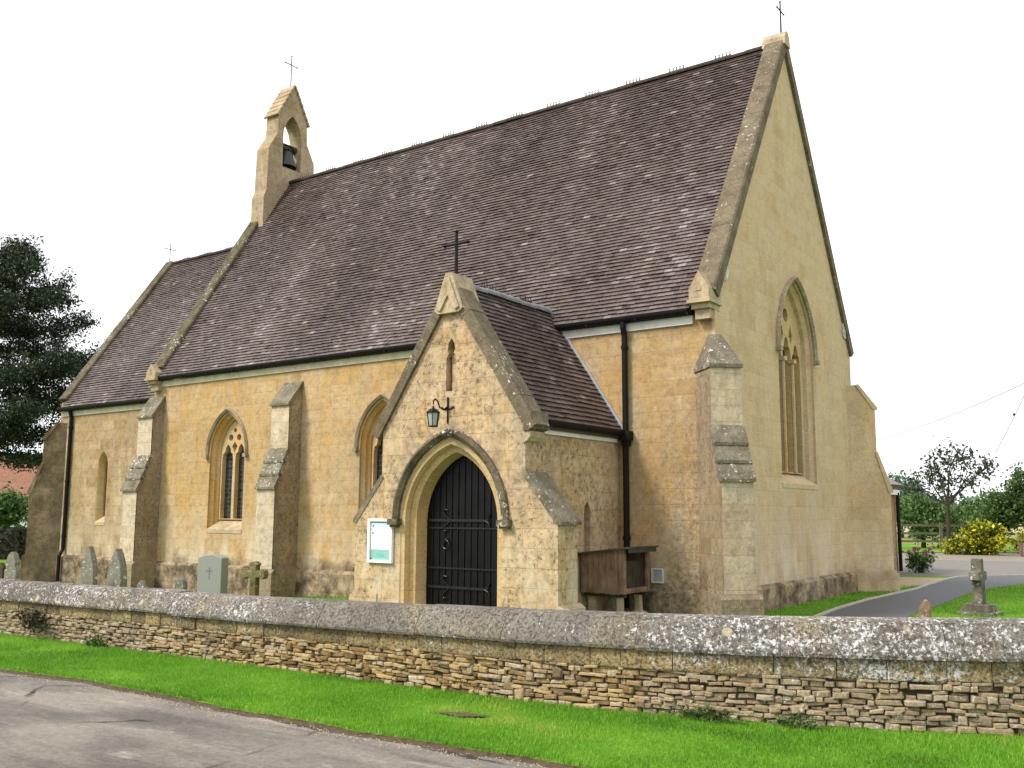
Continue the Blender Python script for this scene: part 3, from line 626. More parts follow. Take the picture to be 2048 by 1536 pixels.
# --- buttresses
def buttress(org, ang, width, mat, zt=4.72, lower=.78, upper=.40, z1=2.25, z2=3.15, z3=4.17, emb=.55, steps=3, name='buttress', wmat='weather', taper=False, front=None):
    org = V((*org, 0)); d = V((math.cos(ang), math.sin(ang), 0)); sdv = V((-d.y, d.x, 0))
    fr = lambda a, b, dd: org+d*a+sdv*(dd)+V((0, 0, b))
    prof = [(-emb, -.7), (lower, -.7), (lower, z1), (upper, z2), (upper, z3)]+([(-emb, z3)] if taper else [(.0, zt), (-emb, zt)])
    mb = MB(); mb.plate(fr, prof, [], -width/2, width/2)
    pl = .08; mb.plate(fr, [(-emb, -.7), (lower+pl, -.7), (lower+pl, .40), (lower+.003, .47), (-emb, .47)], [], -width/2-pl, width/2+pl)
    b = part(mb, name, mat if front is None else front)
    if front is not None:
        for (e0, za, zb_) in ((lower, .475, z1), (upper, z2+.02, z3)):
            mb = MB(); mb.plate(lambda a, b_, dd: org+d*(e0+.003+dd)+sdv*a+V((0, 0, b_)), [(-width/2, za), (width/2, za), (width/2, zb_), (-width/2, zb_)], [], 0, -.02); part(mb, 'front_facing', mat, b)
    ww = width/2+.025
    for (a0, b0, a1, b1, n) in ((lower, z1, upper, z2, steps), (upper, z3, 0, zt, 1)):
        mb2 = MB()
        if taper and a1 == 0:
            e_ = .045; mb2.loft([[fr(upper+e_, z3-.03, ww), fr(upper+e_, z3-.03, -ww), fr(-.35, z3-.03, -ww), fr(-.35, z3-.03, ww)], [fr(upper+e_, z3+.03, ww), fr(upper+e_, z3+.03, -ww), fr(-.35, z3+.03, -ww), fr(-.35, z3+.03, ww)], [fr(.03, zt+.05, .10), fr(.03, zt+.05, -.10), fr(-.3, zt+.05, -.10), fr(-.3, zt+.05, .10)]], flip=True)
            o_ = len(mb2.v); mb2.f += [(o_-1, o_-2, o_-3, o_-4), tuple(range(o_-12, o_-8))]; mb2.r += [.5, .5]; part(mb2, 'weathering', M[wmat], b); continue
        for k in range(n):
            p0 = (a0+(a1-a0)*k/n, b0+(b1-b0)*k/n); p1 = (a0+(a1-a0)*(k+1)/n, b0+(b1-b0)*(k+1)/n)
            mb2.plate(fr, [(p0[0]+.055, p0[1]-.015), (p0[0]+.055, p0[1]+.035), (p1[0]+.012, p1[1]+.03), (p1[0]-.05, p1[1]-.01), (p0[0]-.05, p0[1]-.015)][::-1], [], ww, -ww)
        part(mb2, 'weathering', M[wmat], b)
    return b
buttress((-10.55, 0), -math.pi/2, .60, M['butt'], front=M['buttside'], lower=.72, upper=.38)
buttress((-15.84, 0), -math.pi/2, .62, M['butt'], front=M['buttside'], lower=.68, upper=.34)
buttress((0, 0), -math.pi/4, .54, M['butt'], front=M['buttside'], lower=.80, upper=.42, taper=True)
buttress((0, W), math.pi/4, .56, M['gable'], lower=.72, upper=.42, steps=1, wmat='gable')
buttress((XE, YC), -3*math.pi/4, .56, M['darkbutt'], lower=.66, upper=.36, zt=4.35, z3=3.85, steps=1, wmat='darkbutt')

# --- windows
def ring3(fr, pts, d): return [fr(a, b, d) for a, b in pts]
def window(fr, q, orders, mat, tracery=None, glass_d=None, sill=True, hood=None, n=10, name='window', sillmat='paletrim'):
    cx, half, zs, rise, zb = q['cx'], q['half'], q['zs'], q['rise'], q['zb']; mb = MB(); dl = orders[-1][1]; rings = []
    for dd, dep in orders: rings.append(ring3(fr, opening(cx, half, zs, rise, zb, dd, n, db=zb+(.75*dep if sill else 0)), -dep))
    for r0, r1 in zip(rings, rings[1:]):                       # jambs and arch only; the sill closes the bottom
        mb.loft([r0, r1], closed=False)
    wo = part(mb, name, mat)
    # sloping sill
    mb = MB(); r0, r1 = orders[0][0], orders[-1][0]; zi = zb+(.75*dl if sill else 0)
    mb.add([fr(cx-half, zb-.09, .012), fr(cx+half, zb-.09, .012), fr(cx+half, zb, .012), fr(cx-half, zb, .012), fr(cx+half-r1, zi+.01, -dl), fr(cx-half+r1, zi+.01, -dl), fr(cx-half, zb-.09, -.02), fr(cx+half, zb-.09, -.02), fr(cx-half, zb, -.02), fr(cx+half, zb, -.02)],
           [(0, 1, 2, 3), (3, 2, 4, 5), (6, 7, 1, 0), (1, 7, 9, 2), (0, 3, 8, 6)])
    part(mb, 'sill', M[sillmat], wo)
    d_in = orders[-1][0]; inner = opening(cx, half, zs, rise, zb, d_in-.004, n, db=zi)
    if tracery:
        mb = MB(); mb.plate(fr, inner, tracery, -dl+.10, -dl-.02); part(mb, 'tracery', M['trim'], wo)
    mb = MB(); mb.plate(fr, inner, [], -dl-.03, -dl-.05); part(mb, 'glass', M['glass'], wo)
    if hood:
        g, wdt, prj, zh, hm = hood; mb = MB(); a0 = arch(cx, half, zs, rise, -g, n); a1 = arch(cx, half, zs, rise, -g-wdt, n)
        if zh < zs: a0 = [(a0[0][0], zh)]+a0+[(a0[-1][0], zh)]; a1 = [(a1[0][0], zh)]+a1+[(a1[-1][0], zh)]
        mb.loft([ring3(fr, a0, -.01), ring3(fr, a0, prj*.55), ring3(fr, [((p[0]*.35+s_[0]*.65), (p[1]*.35+s_[1]*.65)) for p, s_ in zip(a0, a1)], prj), ring3(fr, a1, prj*.35), ring3(fr, a1, -.01)], closed=False, flip=True)
        for s_ in (0, -1):
            xm, zm = (a0[s_][0]+a1[s_][0])/2, a0[s_][1]; k = wdt*.9
            P = [fr(xm+i*k*.8, zm+j*k-.4*k, e) for i in (-1, 1) for j in (-.7, .6) for e in (-.01, prj*1.25)]
            mb.add(P, [(0, 1, 3, 2), (4, 6, 7, 5), (0, 4, 5, 1), (2, 3, 7, 6), (0, 2, 6, 4), (1, 5, 7, 3)])
        part(mb, 'hood_mould', M[hm], wo)
    return wo
def trefoil_light(cx, half, zs, rise, zb, n=6):
    """lancet light with a cusped head"""
    a = arch(cx, half, zs, rise, 0, n); res = [(cx-half, zb)]
    for i, (x, z) in enumerate(a):
        t = i/(len(a)-1); k = 0
        for c_ in (.27, .73): k = max(k, 1-abs(t-c_)/.09)
        if k > 0: x = x+(cx-x)*.34*k; z = z-.03*k
        res.append((x, z))
    return res+[(cx+half, zb)]
ords = [(0, 0), (.0, .05), (.07, .11), (.085, .17), (.13, .21), (.17, .32)]
for q in NW:
    c = q['cx']; zi = q['zb']+.75*.32; hw = .66-.17; lh = (hw-.05)/2-.015; lx = lh+.045
    tr = [trefoil_light(c-lx, lh, 3.0, .40, zi+.02), trefoil_light(c+lx, lh, 3.0, .40, zi+.02),
          [(c, 3.18), (c+.10, 3.34), (c, 3.46), (c-.10, 3.34)], circ(c-.15, 3.56, .085, 8), circ(c+.15, 3.56, .085, 8), circ(c, 3.74, .06, 8)]
    window(FS(0), q, ords, M['warmtrim'], tr, hood=(.05, .075, .08, 3.12, 'palehood'))
window(FS(YC), CW, [(0, 0), (.03, .04), (.085, .16), (.085, .22)], M['trim'], None, n=8)
c = GW['cx']; zi = GW['zb']+.75*.30; hw = 1.03-.21; lw = hw*2/3; lh = lw/2-.035
tr = [trefoil_light(c+(k-1)*lw, lh, 4.86+(.0 if k != 1 else .1), .42, zi+.02) for k in range(3)]
tr += [[(c-lw*.5, 5.22), (c-lw*.5+.12, 5.42), (c-lw*.5, 5.66), (c-lw*.5-.1, 5.42)], [(c+lw*.5, 5.22), (c+lw*.5+.1, 5.42), (c+lw*.5, 5.66), (c+lw*.5-.12, 5.42)], circ(c, 5.83, .15, 8)]
ww_ = window(FW(0), GW, [(0, 0), (.0, .05), (.09, .12), (.11, .2), (.17, .23), (.21, .30)], M['gable'], tr, hood=(.04, .08, .09, 4.98, 'palehood'), sillmat='gable')
for k in (-.5, .5):
    mb = MB(); y = c+k*lw; mb.tube([(-.19, y, zi), (-.19, y, 4.86)], .045, 8); mb.box(-.26, -.12, y-.075, y+.075, 4.84, 4.92); part(mb, 'mullion', M['trim'], ww_)

# --- rainwater goods
def gutter_run(parent, p, q, nrm, fz):
    p, q, nrm = V(p), V(q), V(nrm); mb = MB(); prof = [(math.cos(a)*.088, math.sin(a)*.10) for a in [math.pi*(1+k/8) for k in range(9)]]+[(.078, .012), (-.078, .012)]
    rings = [[c+nrm*(.125+u)+V((0, 0, fz+.245+v)) for u, v in prof] for c in (p, q)]; mb.loft(rings)
    mb.add(rings[0], [tuple(range(11))]); mb.add(rings[1], [tuple(range(11))[::-1]])
    ln = (q-p).length; n = max(1, int(ln/1.0))
    for k in range(n+1):
        c = p+(q-p)*(k/n); mb.obox(c+nrm*.03+V((0, 0, fz+.15))-(q-p).normalized()*.015, (q-p).normalized()*.03, nrm*.19, (0, 0, .025))
    g_ = part(mb, 'gutter', M['black'], parent); return g_
def fascia(p, q, nrm, fz, mat='white'):
    p, q, nrm = V(p), V(q), V(nrm); mb = MB(); mb.obox(p+V((0, 0, fz))-nrm*.02, q-p, nrm*.06, (0, 0, .15)); return part(mb, 'fascia', M[mat])
def pipe(pts, brk=(), parent=church, hopper=None):
    mb = MB(); mb.tube(pts, .054, 10)
    for b in brk: mb.lathe([(.0541, -.03), (.07, -.03), (.07, .03), (.0541, .03)], b, 10)
    if hopper: x, y, z = hopper; mb.box(x-.1, x+.1, y-.09, y+.09, z, z+.16); mb.box(x-.07, x+.07, y-.06, y+.06, z-.1, z)
    return part(mb, 'downpipe', M['black'], parent, smooth=False)
M['fascia_cream'] = plain('cream_weathered_fascia', (.50, .44, .33), .7, .2, 4)
XP, PH, PD = -3.39, 1.5, 2.97
fascia((-L+.08, 0, 0), (-4.9, 0, 0), (0, -1, 0), HE, 'fascia_cream'); fascia((-3.35, 0, 0), (-.40, 0, 0), (0, -1, 0), HE)
gutter_run(church, (-L+.40, 0, 0), (-.42, 0, 0), (0, -1, 0), HE)
fascia((XE+.1, YC, 0), (-L-.2, YC, 0), (0, -1, 0), 4.55, 'fascia_cream'); gutter_run(church, (XE+.1, YC, 0), (-L-.05, YC, 0), (0, -1, 0), 4.55)
pipe([(-1.72, -.13, 5.16), (-1.72, -.13, 5.06), (-1.72, -.08, 4.92), (-1.72, -.075, 3.4), (-1.72, -.075, .1)], [(-1.72, -.075, z) for z in (4.7, 2.95, 1.3)], hopper=(-1.70, -.1, 3.02))
pipe([(-20.75, YC-.13, 4.7), (-20.75, YC-.07, 4.5), (-20.75, YC-.07, .62), (-20.75, YC-.17, .42), (-20.75, YC-.17, -.3)], [(-20.75, YC-.07, z) for z in (4.2, 2.6, 1.0)])

# --- porch
PA = 5.42; PE = 3.18; PSL = (PA-PE)/PH
door_q = dict(cx=XP, half=1.06, zs=1.58, rise=1.36, zb=0)
SX = XP-.0
slit = [(SX-.105, 3.72), (SX-.105, 4.27), (SX-.05, 4.36), (SX-.08, 4.43), (SX-.06, 4.53), (SX, 4.61), (SX+.06, 4.53), (SX+.08, 4.43), (SX+.05, 4.36), (SX+.105, 4.27), (SX+.105, 3.72)]
mb = MB()
mb.plate(FS(-PD), [(XP-PH, 0), (XP-1.06, 0)]+arch(XP, 1.06, 1.58, 1.36, 0, 12)+[(XP+1.06, 0), (XP+PH, 0), (XP+PH, PE), (XP, PA), (XP-PH, PE)], [slit], 0, -.45, hole_sides=True)
mb.plate(FS(-PD+.10), [(XP-.06, 3.66), (XP+.14, 3.66), (XP+.14, 4.34), (XP-.06, 4.34)], [], 0, -.02)
SWy = -1.13
sw = opening(SWy, .10, 1.72, .2, .85)
mb.plate(FW(XP+PH), [(-PD+.45, 0), (-.002, 0), (-.002, PE), (-PD+.45, PE)], [sw], 0, -.4)
mb.plate(FW(XP-PH), [(-PD+.45, 0), (-.002, 0), (-.002, PE), (-PD+.45, PE)], [], 0, .4)
porch = part(mb, 'porch_wall', M['porch'])
mb = MB(); mb.plate(FW(XP+PH-.18), [(SWy-.14, .8), (SWy+.14, .8), (SWy+.14, 2), (SWy-.14, 2)], [], 0, -.02); part(mb, 'glass', M['glass'], porch)
mb = MB(); mb.plate(FS(-PD+.30), [(XP-.16, 3.6), (XP+.16, 3.6), (XP+.16, 4.7), (XP-.16, 4.7)], [], 0, -.02); part(mb, 'slit_glass', M['black'], porch)
# door surround: stepped and chamfered orders
mb = MB(); fr = FS(-PD); ods = [(0, 0), (.02, .02), (.09, .02), (.12, .09), (.12, .13), (.145, .16), (.21, .17), (.235, .42)]
mb.loft([ring3(fr, opening(XP, 1.06, 1.58, 1.36, 0, dd, 12), -dep) for dd, dep in ods], closed=False)
arch_o = part(mb, 'doorway_arch', M['trim'])
mb = MB(); mb.loft([ring3(fr, arch(XP, 1.06, 1.58, 1.36, dd, 12), e) for dd, e in ((-.02, -.01), (-.02, .05), (-.09, .10), (-.15, .06), (-.15, -.01))], closed=False, flip=True)
for s_ in (-1, 1):
    x = XP+s_*1.145; mb.box(x-.11, x+.11, -PD-.12, -PD+.01, 1.52, 1.62); mb.box(x-.08, x+.08, -PD-.09, -PD+.01, 1.48, 1.52)
part(mb, 'hood_mould', M['hood'], arch_o)
DY = -PD+.44
M['hinge'] = plain('worn_iron_hinge', (.008, .008, .008), .38, .5, 20, .4)
dq = (XP, 1.06-.355, 1.72, 0)
inner = opening(XP, 1.06, 1.58, 1.36, .02, .23, 12)
mb = MB(); mb.plate(FS(DY), inner, [], 0, -.06)
x = XP-.83
def zarch(x, dd=.25):
    a = arch(XP, 1.06, 1.58, 1.36, dd, 24)
    for (x0, z0), (x1, z1) in zip(a, a[1:]):
        if x0 <= x <= x1: return z0+(z1-z0)*(x-x0)/max(x1-x0, 1e-6)
    return 1.58
while x < XP+.76:
    zt = min(zarch(x+.02), zarch(x+.115)) ; mb.box(x+.012, x+.123, DY-.016, DY, .04, zt-.02); x += .135
    mb.box(x-.014, x+.014, DY-.032, DY, .04, zarch(x)-.03)
door = part(mb, 'door', M['door'])
mb = MB()
for z in (1.60, .50):
    mb = MB(); mb.box(XP-.80, XP+.50, DY-.05, DY-.018, z-.02, z+.02)
    for s_ in (-1, 1): mb.tube([(XP-.28, DY-.045, z), (XP-.36, DY-.045, z+s_*.05), (XP-.45, DY-.045, z+s_*.13), (XP-.42, DY-.045, z+s_*.18), (XP-.36, DY-.045, z+s_*.17)], .012, 5)
    for s_ in (-1, 1): mb.tube([(XP+.42, DY-.045, z), (XP+.50, DY-.045, z+s_*.04), (XP+.53, DY-.045, z+s_*.10)], .01, 5)
    part(mb, 'strap_hinge', M['hinge'], door)
for z in (1.46, .80):
    mb = MB(); mb.box(XP-.81, XP+.81, DY-.045, DY-.02, z, z+.025); part(mb, 'door_rail', M['hinge'], door)
mb = MB(); mb.tube([(XP-.38+.07*math.cos(t), DY-.06, 1.2+.07*math.sin(t)) for t in [R(a) for a in range(0, 361, 24)]], .012, 6); mb.lathe([(.001, -.05), (.05, 0), (.001, .05)], (XP-.38, DY-.035, 1.27), 8)
part(mb, 'ring_handle', M['hinge'], door)
sheetmb = MB(); sheetmb.box(XP-1.1, XP+1.1, -PD-.35, DY+.1, 0.004, .09); part(sheetmb, 'door_step', M['paletrim'])
# porch roof
qd = math.hypot(1, PSL)
mb = MB(); pe_x = XP+PH+.14; pe_z = 3.30-PSL*.14; Lu = (pe_x-XP)*qd
tiles(mb, (pe_x, -PD+.36, pe_z), (0, 1, 0), PD-.36+.16, V((-1/qd, 0, PSL/qd)), Lu, V((PSL/qd, 0, 1/qd)), seed=11, gauge=.105)
pw_x = XP-PH-.14
tiles(mb, (pw_x, .16, pe_z), (0, -1, 0), PD-.36+.16, V((1/qd, 0, PSL/qd)), Lu, V((-PSL/qd, 0, 1/qd)), seed=17, gauge=.105)
for sg in (1, -1):
    U = V((-sg/qd, 0, PSL/qd)); Nn = V((sg*PSL/qd, 0, 1/qd)); mb.obox(V((XP+sg*(PH+.14), -PD+.36, pe_z))-Nn*.08, (0, PD-.36+.16, 0), U*Lu, Nn*.06, .2)
porch_roof = part(mb, 'porch_roof', M['tile'])
PZ = pe_z+PSL*(pe_x-XP)
ridge(porch_roof, (XP, -PD+.40, PZ+.02), (XP, -.05, PZ+.02), M['ridgegrey'], r=.085, gap=1.1, first=.65)
mb = MB()
for sg in (1, -1): 
    U = V((-sg/qd, 0, PSL/qd)); Nn = V((sg*PSL/qd, 0, 1/qd)); mb.obox(V((XP+sg*(PH+.1), -.035, pe_z+.06)), U*(Lu-.1), (0, .03, 0), Nn*.075)
part(mb, 'flashing', M['lead'], porch_roof)
fascia((XP+PH, -PD+.48, 0), (XP+PH, -.12, 0), (1, 0, 0), 2.98); gutter_run(church, (XP+PH, -PD+.42, 0), (XP+PH, -.1, 0), (1, 0, 0), 2.94)
# porch coping
mb = MB()
for sg in (1, -1):
    U = V((-sg/qd, 0, PSL/qd)); Nn = V((sg*PSL/qd, 0, 1/qd)); st = V((XP+sg*(PH+.13), -PD-.06, 3.21-PSL*.13)); Lc = (PH+.13)*qd; n = 5
    for k in range(n):
        s0, s1 = Lc*k/n+.003, Lc*(k+1)/n-.003; j = random.gauss(0, .004); prof = [(0, -.07), (0, .10+j), (.03, .13+j), (.40, .13+j), (.43, .10+j), (.43, -.07)]
        e = lambda pn: pn/PSL if k == n-1 else 0
        ra = [st+U*s0+V((0, py, 0))+Nn*pn for py, pn in prof]; rb = [st+U*(s1+e(pn))+V((0, py, 0))+Nn*pn for py, pn in prof]
        mb.loft([ra, rb], flip=sg < 0); mb.add(ra, [(0, 1, 2, 3, 4, 5)]); mb.add(rb, [(5, 4, 3, 2, 1, 0)])
pc = part(mb, 'porch_coping', M['coping'])
mb = MB()
mb.plate(FS(-PD-.10), [(XP-.30, 5.08), (XP-.22, 5.02), (XP+.22, 5.02), (XP+.30, 5.08), (XP+.10, 5.62), (XP+.07, 5.70), (XP-.07, 5.70), (XP-.10, 5.62)], [], 0, -.55)
mb.plate(FS(-PD-.13), [(XP-.24, 5.10), (XP-.16, 5.06), (XP, 5.32), (XP+.16, 5.06), (XP+.24, 5.10), (XP+.03, 5.62), (XP-.03, 5.62)], [], 0, -.05)
part(mb, 'apex_stone', M['paletrim'], pc)
cross((XP, -PD+.1, 5.68), .78, .25, (1, 0, 0), .025, pc, 'black')
for sg in (1,):
    mb = MB(); xa, xb = XP+sg*(PH+.0), XP+sg*(PH+.17)
    pg = [(xa, 2.99), (xb, 3.03), (xb, 3.10), (XP+sg*(PH+.13), 3.30), (xa, 3.30)]
    mb.plate(FS(-PD-.058), pg if sg > 0 else pg[::-1], [], 0, -.50); part(mb, 'kneeler', M['coping'], pc)
    mb = MB(); pg = [(XP+sg*(PH-.03), 2.80), (XP+sg*(PH+.05), 2.84), (XP+sg*(PH+.10), 2.90), (XP+sg*(PH+.12), 2.985), (XP+sg*(PH-.03), 2.985)]
    mb.plate(FS(-PD-.03), pg if sg > 0 else pg[::-1], [], 0, -.42); part(mb, 'corbel', M['paletrim'], pc)
# porch side buttresses, flush with the front
for sg in (1, -1):
    mb = MB(); fr = lambda a, b, d: V((XP+sg*(PH+a), -PD-.004+d, b))
    mb.plate(fr, [(-.05, 0), (.60, 0), (.60, 1.58), (0, 2.30), (-.05, 2.30)], [], 0, .55)
    mb.plate(fr, [(.05, -.3), (.69, -.3), (.69, .30), (.602, .36), (.05, .36)], [], -.025, .64)
    b = part(mb, 'buttress', M['porch'])
    mb = MB(); mb.plate(fr, [(.66, 1.55), (.66, 1.60), (.02, 2.37), (-.05, 2.32), (.57, 1.56)], [], -.012, .58); part(mb, 'weathering', M['weather'], b)
mb = MB(); mb.box(-1.25, -1.05, -.03, .0, .56, .78); part(mb, 'air_vent', M['lead'])
mb = MB(); mb.plate(FS(-.031), [(-1.265, .545), (-1.035, .545), (-1.035, .795), (-1.265, .795)], [[(-1.24, .57), (-1.06, .57), (-1.06, .77), (-1.24, .77)]], .014, -.02); part(mb, 'vent_frame', M['white'])

# --- annexe behind the tower end of the gable
mb = MB(); mb.plate(FW(-1.1), [(12.2, 0), (15.75, 0), (15.75, 2.35), (12.2, 2.35)], [], 0, -.4); mb.plate(FS(8.2), [(-5, 0), (-1.1, 0), (-1.1, 2.35), (-5, 2.35)], [], 0, -.4)
mb.plate(FW(-1.1), [(8.6, 0), (12.2, 0), (12.2, 2.35), (8.6, 2.35)], [], 0, -.4); mb.plate(FS(15.75), [(-5, 0), (-1.5, 0), (-1.5, 2.35), (-5, 2.35)], [], 0, .4)
part(mb, 'annexe_wall', M['brickred'])
mb = MB(); mb.obox((-.95, 8.3, 2.52), (0, 7.65, 0), (-3, 0, 1.6), (.05, 0, .08)); 
for k in range(14): mb.obox((-.95-3*k/14, 8.3, 2.52+1.6*k/14+.02), (0, 7.65, 0), (-.22, 0, .118), (.06, 0, .09))
part(mb, 'annexe_roof', M['tile'])
mb = MB(); mb.obox((-1.08, 8.3, 2.33), (0, 7.55, 0), (.1, 0, 0), (0, 0, .15)); part(mb, 'fascia', M['white'])
pipe([(-1.0, 15.62, 2.4), (-1.0, 15.62, .05)])

# ------------------------------------------------------------------ things on and by the church
lan = thing('wall_lantern', 'black iron lantern on a scrolled bracket above the porch door', 'lantern', (XP-.05, -PD, 3.1))
mb = MB(); mb.tube([(0, -.015, .08), (0, -.015, .52)], .014, 6); mb.tube([(-.13, -.015, .36), (-.06, -.015, .32), (0, -.015, .34), (.06, -.015, .32), (.13, -.015, .36)], .012, 6)
mb.tube([(0, -.02, .36), (0, -.12, .30), (0, -.22, .33), (0, -.27, .42), (0, -.33, .46), (0, -.38, .42), (0, -.38, .36)], .013, 6); mb.build('bracket', M['black'], lan, world=False)
mb = MB(); lc = (0, -.38, 0)
mb.lathe([(.001, .35), (.015, .33), (.02, .30), (.06, .285), (.125, .235), (.12, .225), (.001, .225)], lc, 6)
for k in range(6):
    a = 2*math.pi*k/6; mb.tube([(lc[0]+.105*math.cos(a), lc[1]+.105*math.sin(a), .23), (lc[0]+.075*math.cos(a), lc[1]+.075*math.sin(a), .01)], .008, 4)
mb.lathe([(.001, .0), (.08, .0), (.082, .018), (.001, .018)], lc, 6); mb.build('lantern_frame', M['black'], lan, world=False)
mb = MB(); mb.lathe([(.07, .018), (.098, .225)], lc, 6)
M['lampglass'] = plain('clouded_lantern_glass', (.30, .33, .29), .25, .15, 5, .5); mb.build('lantern_glass', M['lampglass'], lan, world=False)

nb = thing('notice_board', 'white framed notice board with pale papers on the porch front', 'notice board', (-4.87, -PD-.004, .88))
bw, bh_ = .56, .74
mb = MB(); F0 = FS(0); mb.plate(F0, [(-bw/2, 0), (bw/2, 0), (bw/2, bh_), (-bw/2, bh_)], [[(-bw/2+.045, .045), (bw/2-.045, .045), (bw/2-.045, bh_-.045), (-bw/2+.045, bh_-.045)]], .055, -.0)
M['boardwhite'] = plain('white_gloss_frame', (.80, .81, .80), .3, .04, 3); mb.build('frame', M['boardwhite'], nb, world=False)
mb = MB(); mb.plate(F0, [(-bw/2+.045, .045), (bw/2-.045, .045), (bw/2-.045, bh_-.045), (-bw/2+.045, bh_-.045)], [], .02, .001)
M['teal'] = plain('teal_backing_felt', (.22, .42, .38), .8, .15, 4); mb.build('backing', M['teal'], nb, world=False)
M['paper'] = plain('white_notice_paper', (.74, .78, .80), .6, .05, 6); M['ink'] = plain('faded_print', (.40, .43, .45), .7, .1, 9); M['inkd'] = plain('dark_print', (.06, .07, .08), .7, .1, 9); M['tealdark'] = plain('dark_teal_strip', (.05, .20, .19), .6, .1, 4)
M['papert'] = plain('pale_blue_notice', (.60, .75, .76), .6, .05, 6)
def card(name, x0, x1, z0, z1, mat, parent, d=.024): mb = MB(); mb.plate(F0, [(x0, z0), (x1, z0), (x1, z1), (x0, z1)], [], d, d-.003); return mb.build(name, mat, parent, world=False)
card('header_strip', -.23, .23, .675, .69, M['tealdark'], nb)
hd = card('notice', -.22, .22, .545, .672, M['papert'], nb); l_ = card('notice', -.22, -.015, .22, .54, M['paper'], nb); r_ = card('notice', -.01, .225, .215, .542, M['paper'], nb); t_ = card('notice', -.08, .07, .10, .15, M['tealdark'], nb)
M['tealmid'] = plain('teal_print', (.10, .45, .38), .6, .1, 4); t_.data.materials[0] = M['tealmid']
mb = MB()
for z in [.50-.022*k for k in range(12)]: mb.plate(F0, [(-.20, z), (-.20+random.uniform(.12, .17), z), (-.05, z+.006), (-.20, z+.006)], [], .0255, .0245)
mb.build('print', M['ink'], l_, world=False)
mb = MB()
for z in [.51-.022*k for k in range(13)]: mb.plate(F0, [(.01, z), (.01+random.uniform(.14, .19), z), (.19, z+.006), (.01, z+.006)], [], .0255, .0245)
mb.build('print', M['ink'], r_, world=False)
mb = MB()
for z in (.63, .605, .58): mb.plate(F0, [(-.10, z), (.16, z), (.16, z+.008), (-.10, z+.008)], [], .0255, .0245)
mb.build('print', M['ink'], hd, world=False)
for cx_e, cz_e, re in ((-.175, .62, .02), (-.175, .495, .018)): mb = MB(); mb.plate(F0, circ(cx_e, cz_e, re, 8), [], .0262, .0245); mb.build('emblem', M['inkd'], hd if cz_e > .55 else l_, world=False)
for x in (-.215, .215): mb = MB(); mb.plate(F0, circ(x, .065, .014, 8), [], .035, .02); mb.build('lock', M['inkd'], nb, world=False)

# wooden cupboard on stone blocks
cb = thing('wooden_cupboard', 'weathered brown wooden cupboard with open front on stone legs beside the porch', 'cupboard', (-1.45, -.78, 0))
cb_x0, cb_x1, cb_y0, cb_y1, cz0, cz1 = -.38, .43, -.66, .22, .45, 1.16
mb = MB(); k = 0; x = cb_x0
while x < cb_x1-.02:                                                # side boards facing the lane
    x2 = min(x+random.uniform(.10, .15), cb_x1); t = (x2-cb_x0)/(cb_x1-cb_x0); mb.box(x+.002, x2-.002, cb_y0-random.uniform(0, .006), cb_y0+.025, cz0-random.uniform(0, .02), cz1-.10+.10*t); x = x2
mb.box(cb_x0, cb_x0+.02, cb_y0+.03, cb_y1, cz0, cz1-.1); mb.box(cb_x0+.02, cb_x1, cb_y1-.025, cb_y1, cz0, cz1-.03)
mb.box(cb_x0+.01, cb_x1-.01, cb_y0+.03, cb_y1-.03, cz0, cz0+.03)
mb.build('cabinet', M['oldwood'], cb, world=False)
mb = MB(); mb.box(cb_x1-.04, cb_x1, cb_y0+.03, cb_y0+.07, cz0, cz1-.02); mb.box(cb_x1-.04, cb_x1, cb_y1-.09, cb_y1-.03, cz0, cz1-.02); mb.box(cb_x1-.045, cb_x1-.005, cb_y0+.07, cb_y1-.09, cz0+.03, cz0+.08)
mb.build('frame', M['oldwood'], cb, world=False)
mb = MB(); mb.box(cb_x1-.10, cb_x1-.08, cb_y0+.06, cb_y1-.08, cz0+.04, cz1-.20); mb.build('inner_panel', M['darkwood'], cb, world=False)
mb = MB(); mb.obox((cb_x0-.08, cb_y0-.07, cz1-.11), (cb_x1-cb_x0+.2, 0, .12), (0, cb_y1-cb_y0+.16, 0), (0, 0, .03)); mb.obox((cb_x1+.085, cb_y0-.02, cz1-.06), (.02, 0, 0), (0, cb_y1-cb_y0+.06, 0), (0, 0, .07)); mb.build('roof', M['felt'], cb, world=False)
for y in (cb_y0+.05, cb_y1-.12): mb = MB(); mb.box(cb_x0+.03, cb_x1-.02, y, y+.055, cz0-.06, cz0-.001); mb.build('bearer', M['darkwood'], cb, world=False)
for (x, y, wx, h) in ((.28, -.52, .07, .27), (.27, .12, .09, .27), (-.25, -.5, .09, .27), (-.25, .12, .09, .27)):
    mb = MB(); mb.loft([[(x-wx*1.5, y-.09, 0), (x+wx*1.5, y-.09, 0), (x+wx*1.5, y+.1, 0), (x-wx*1.5, y+.1, 0)], [(x-wx*1.4, y-.08, .09), (x+wx*1.3, y-.08, .11), (x+wx*1.3, y+.09, .10), (x-wx*1.4, y+.09, .10)], [(x-wx*.6, y-.05, .14), (x+wx*.5, y-.05, .14), (x+wx*.5, y+.05, .14), (x-wx*.6, y+.05, .14)], [(x-wx*.7, y-.05, .39), (x+wx*.4, y-.05, .39), (x+wx*.4, y+.05, .39), (x-wx*.7, y+.05, .39)]])
    mb.build('leg', M['paletrim'], cb, world=False)

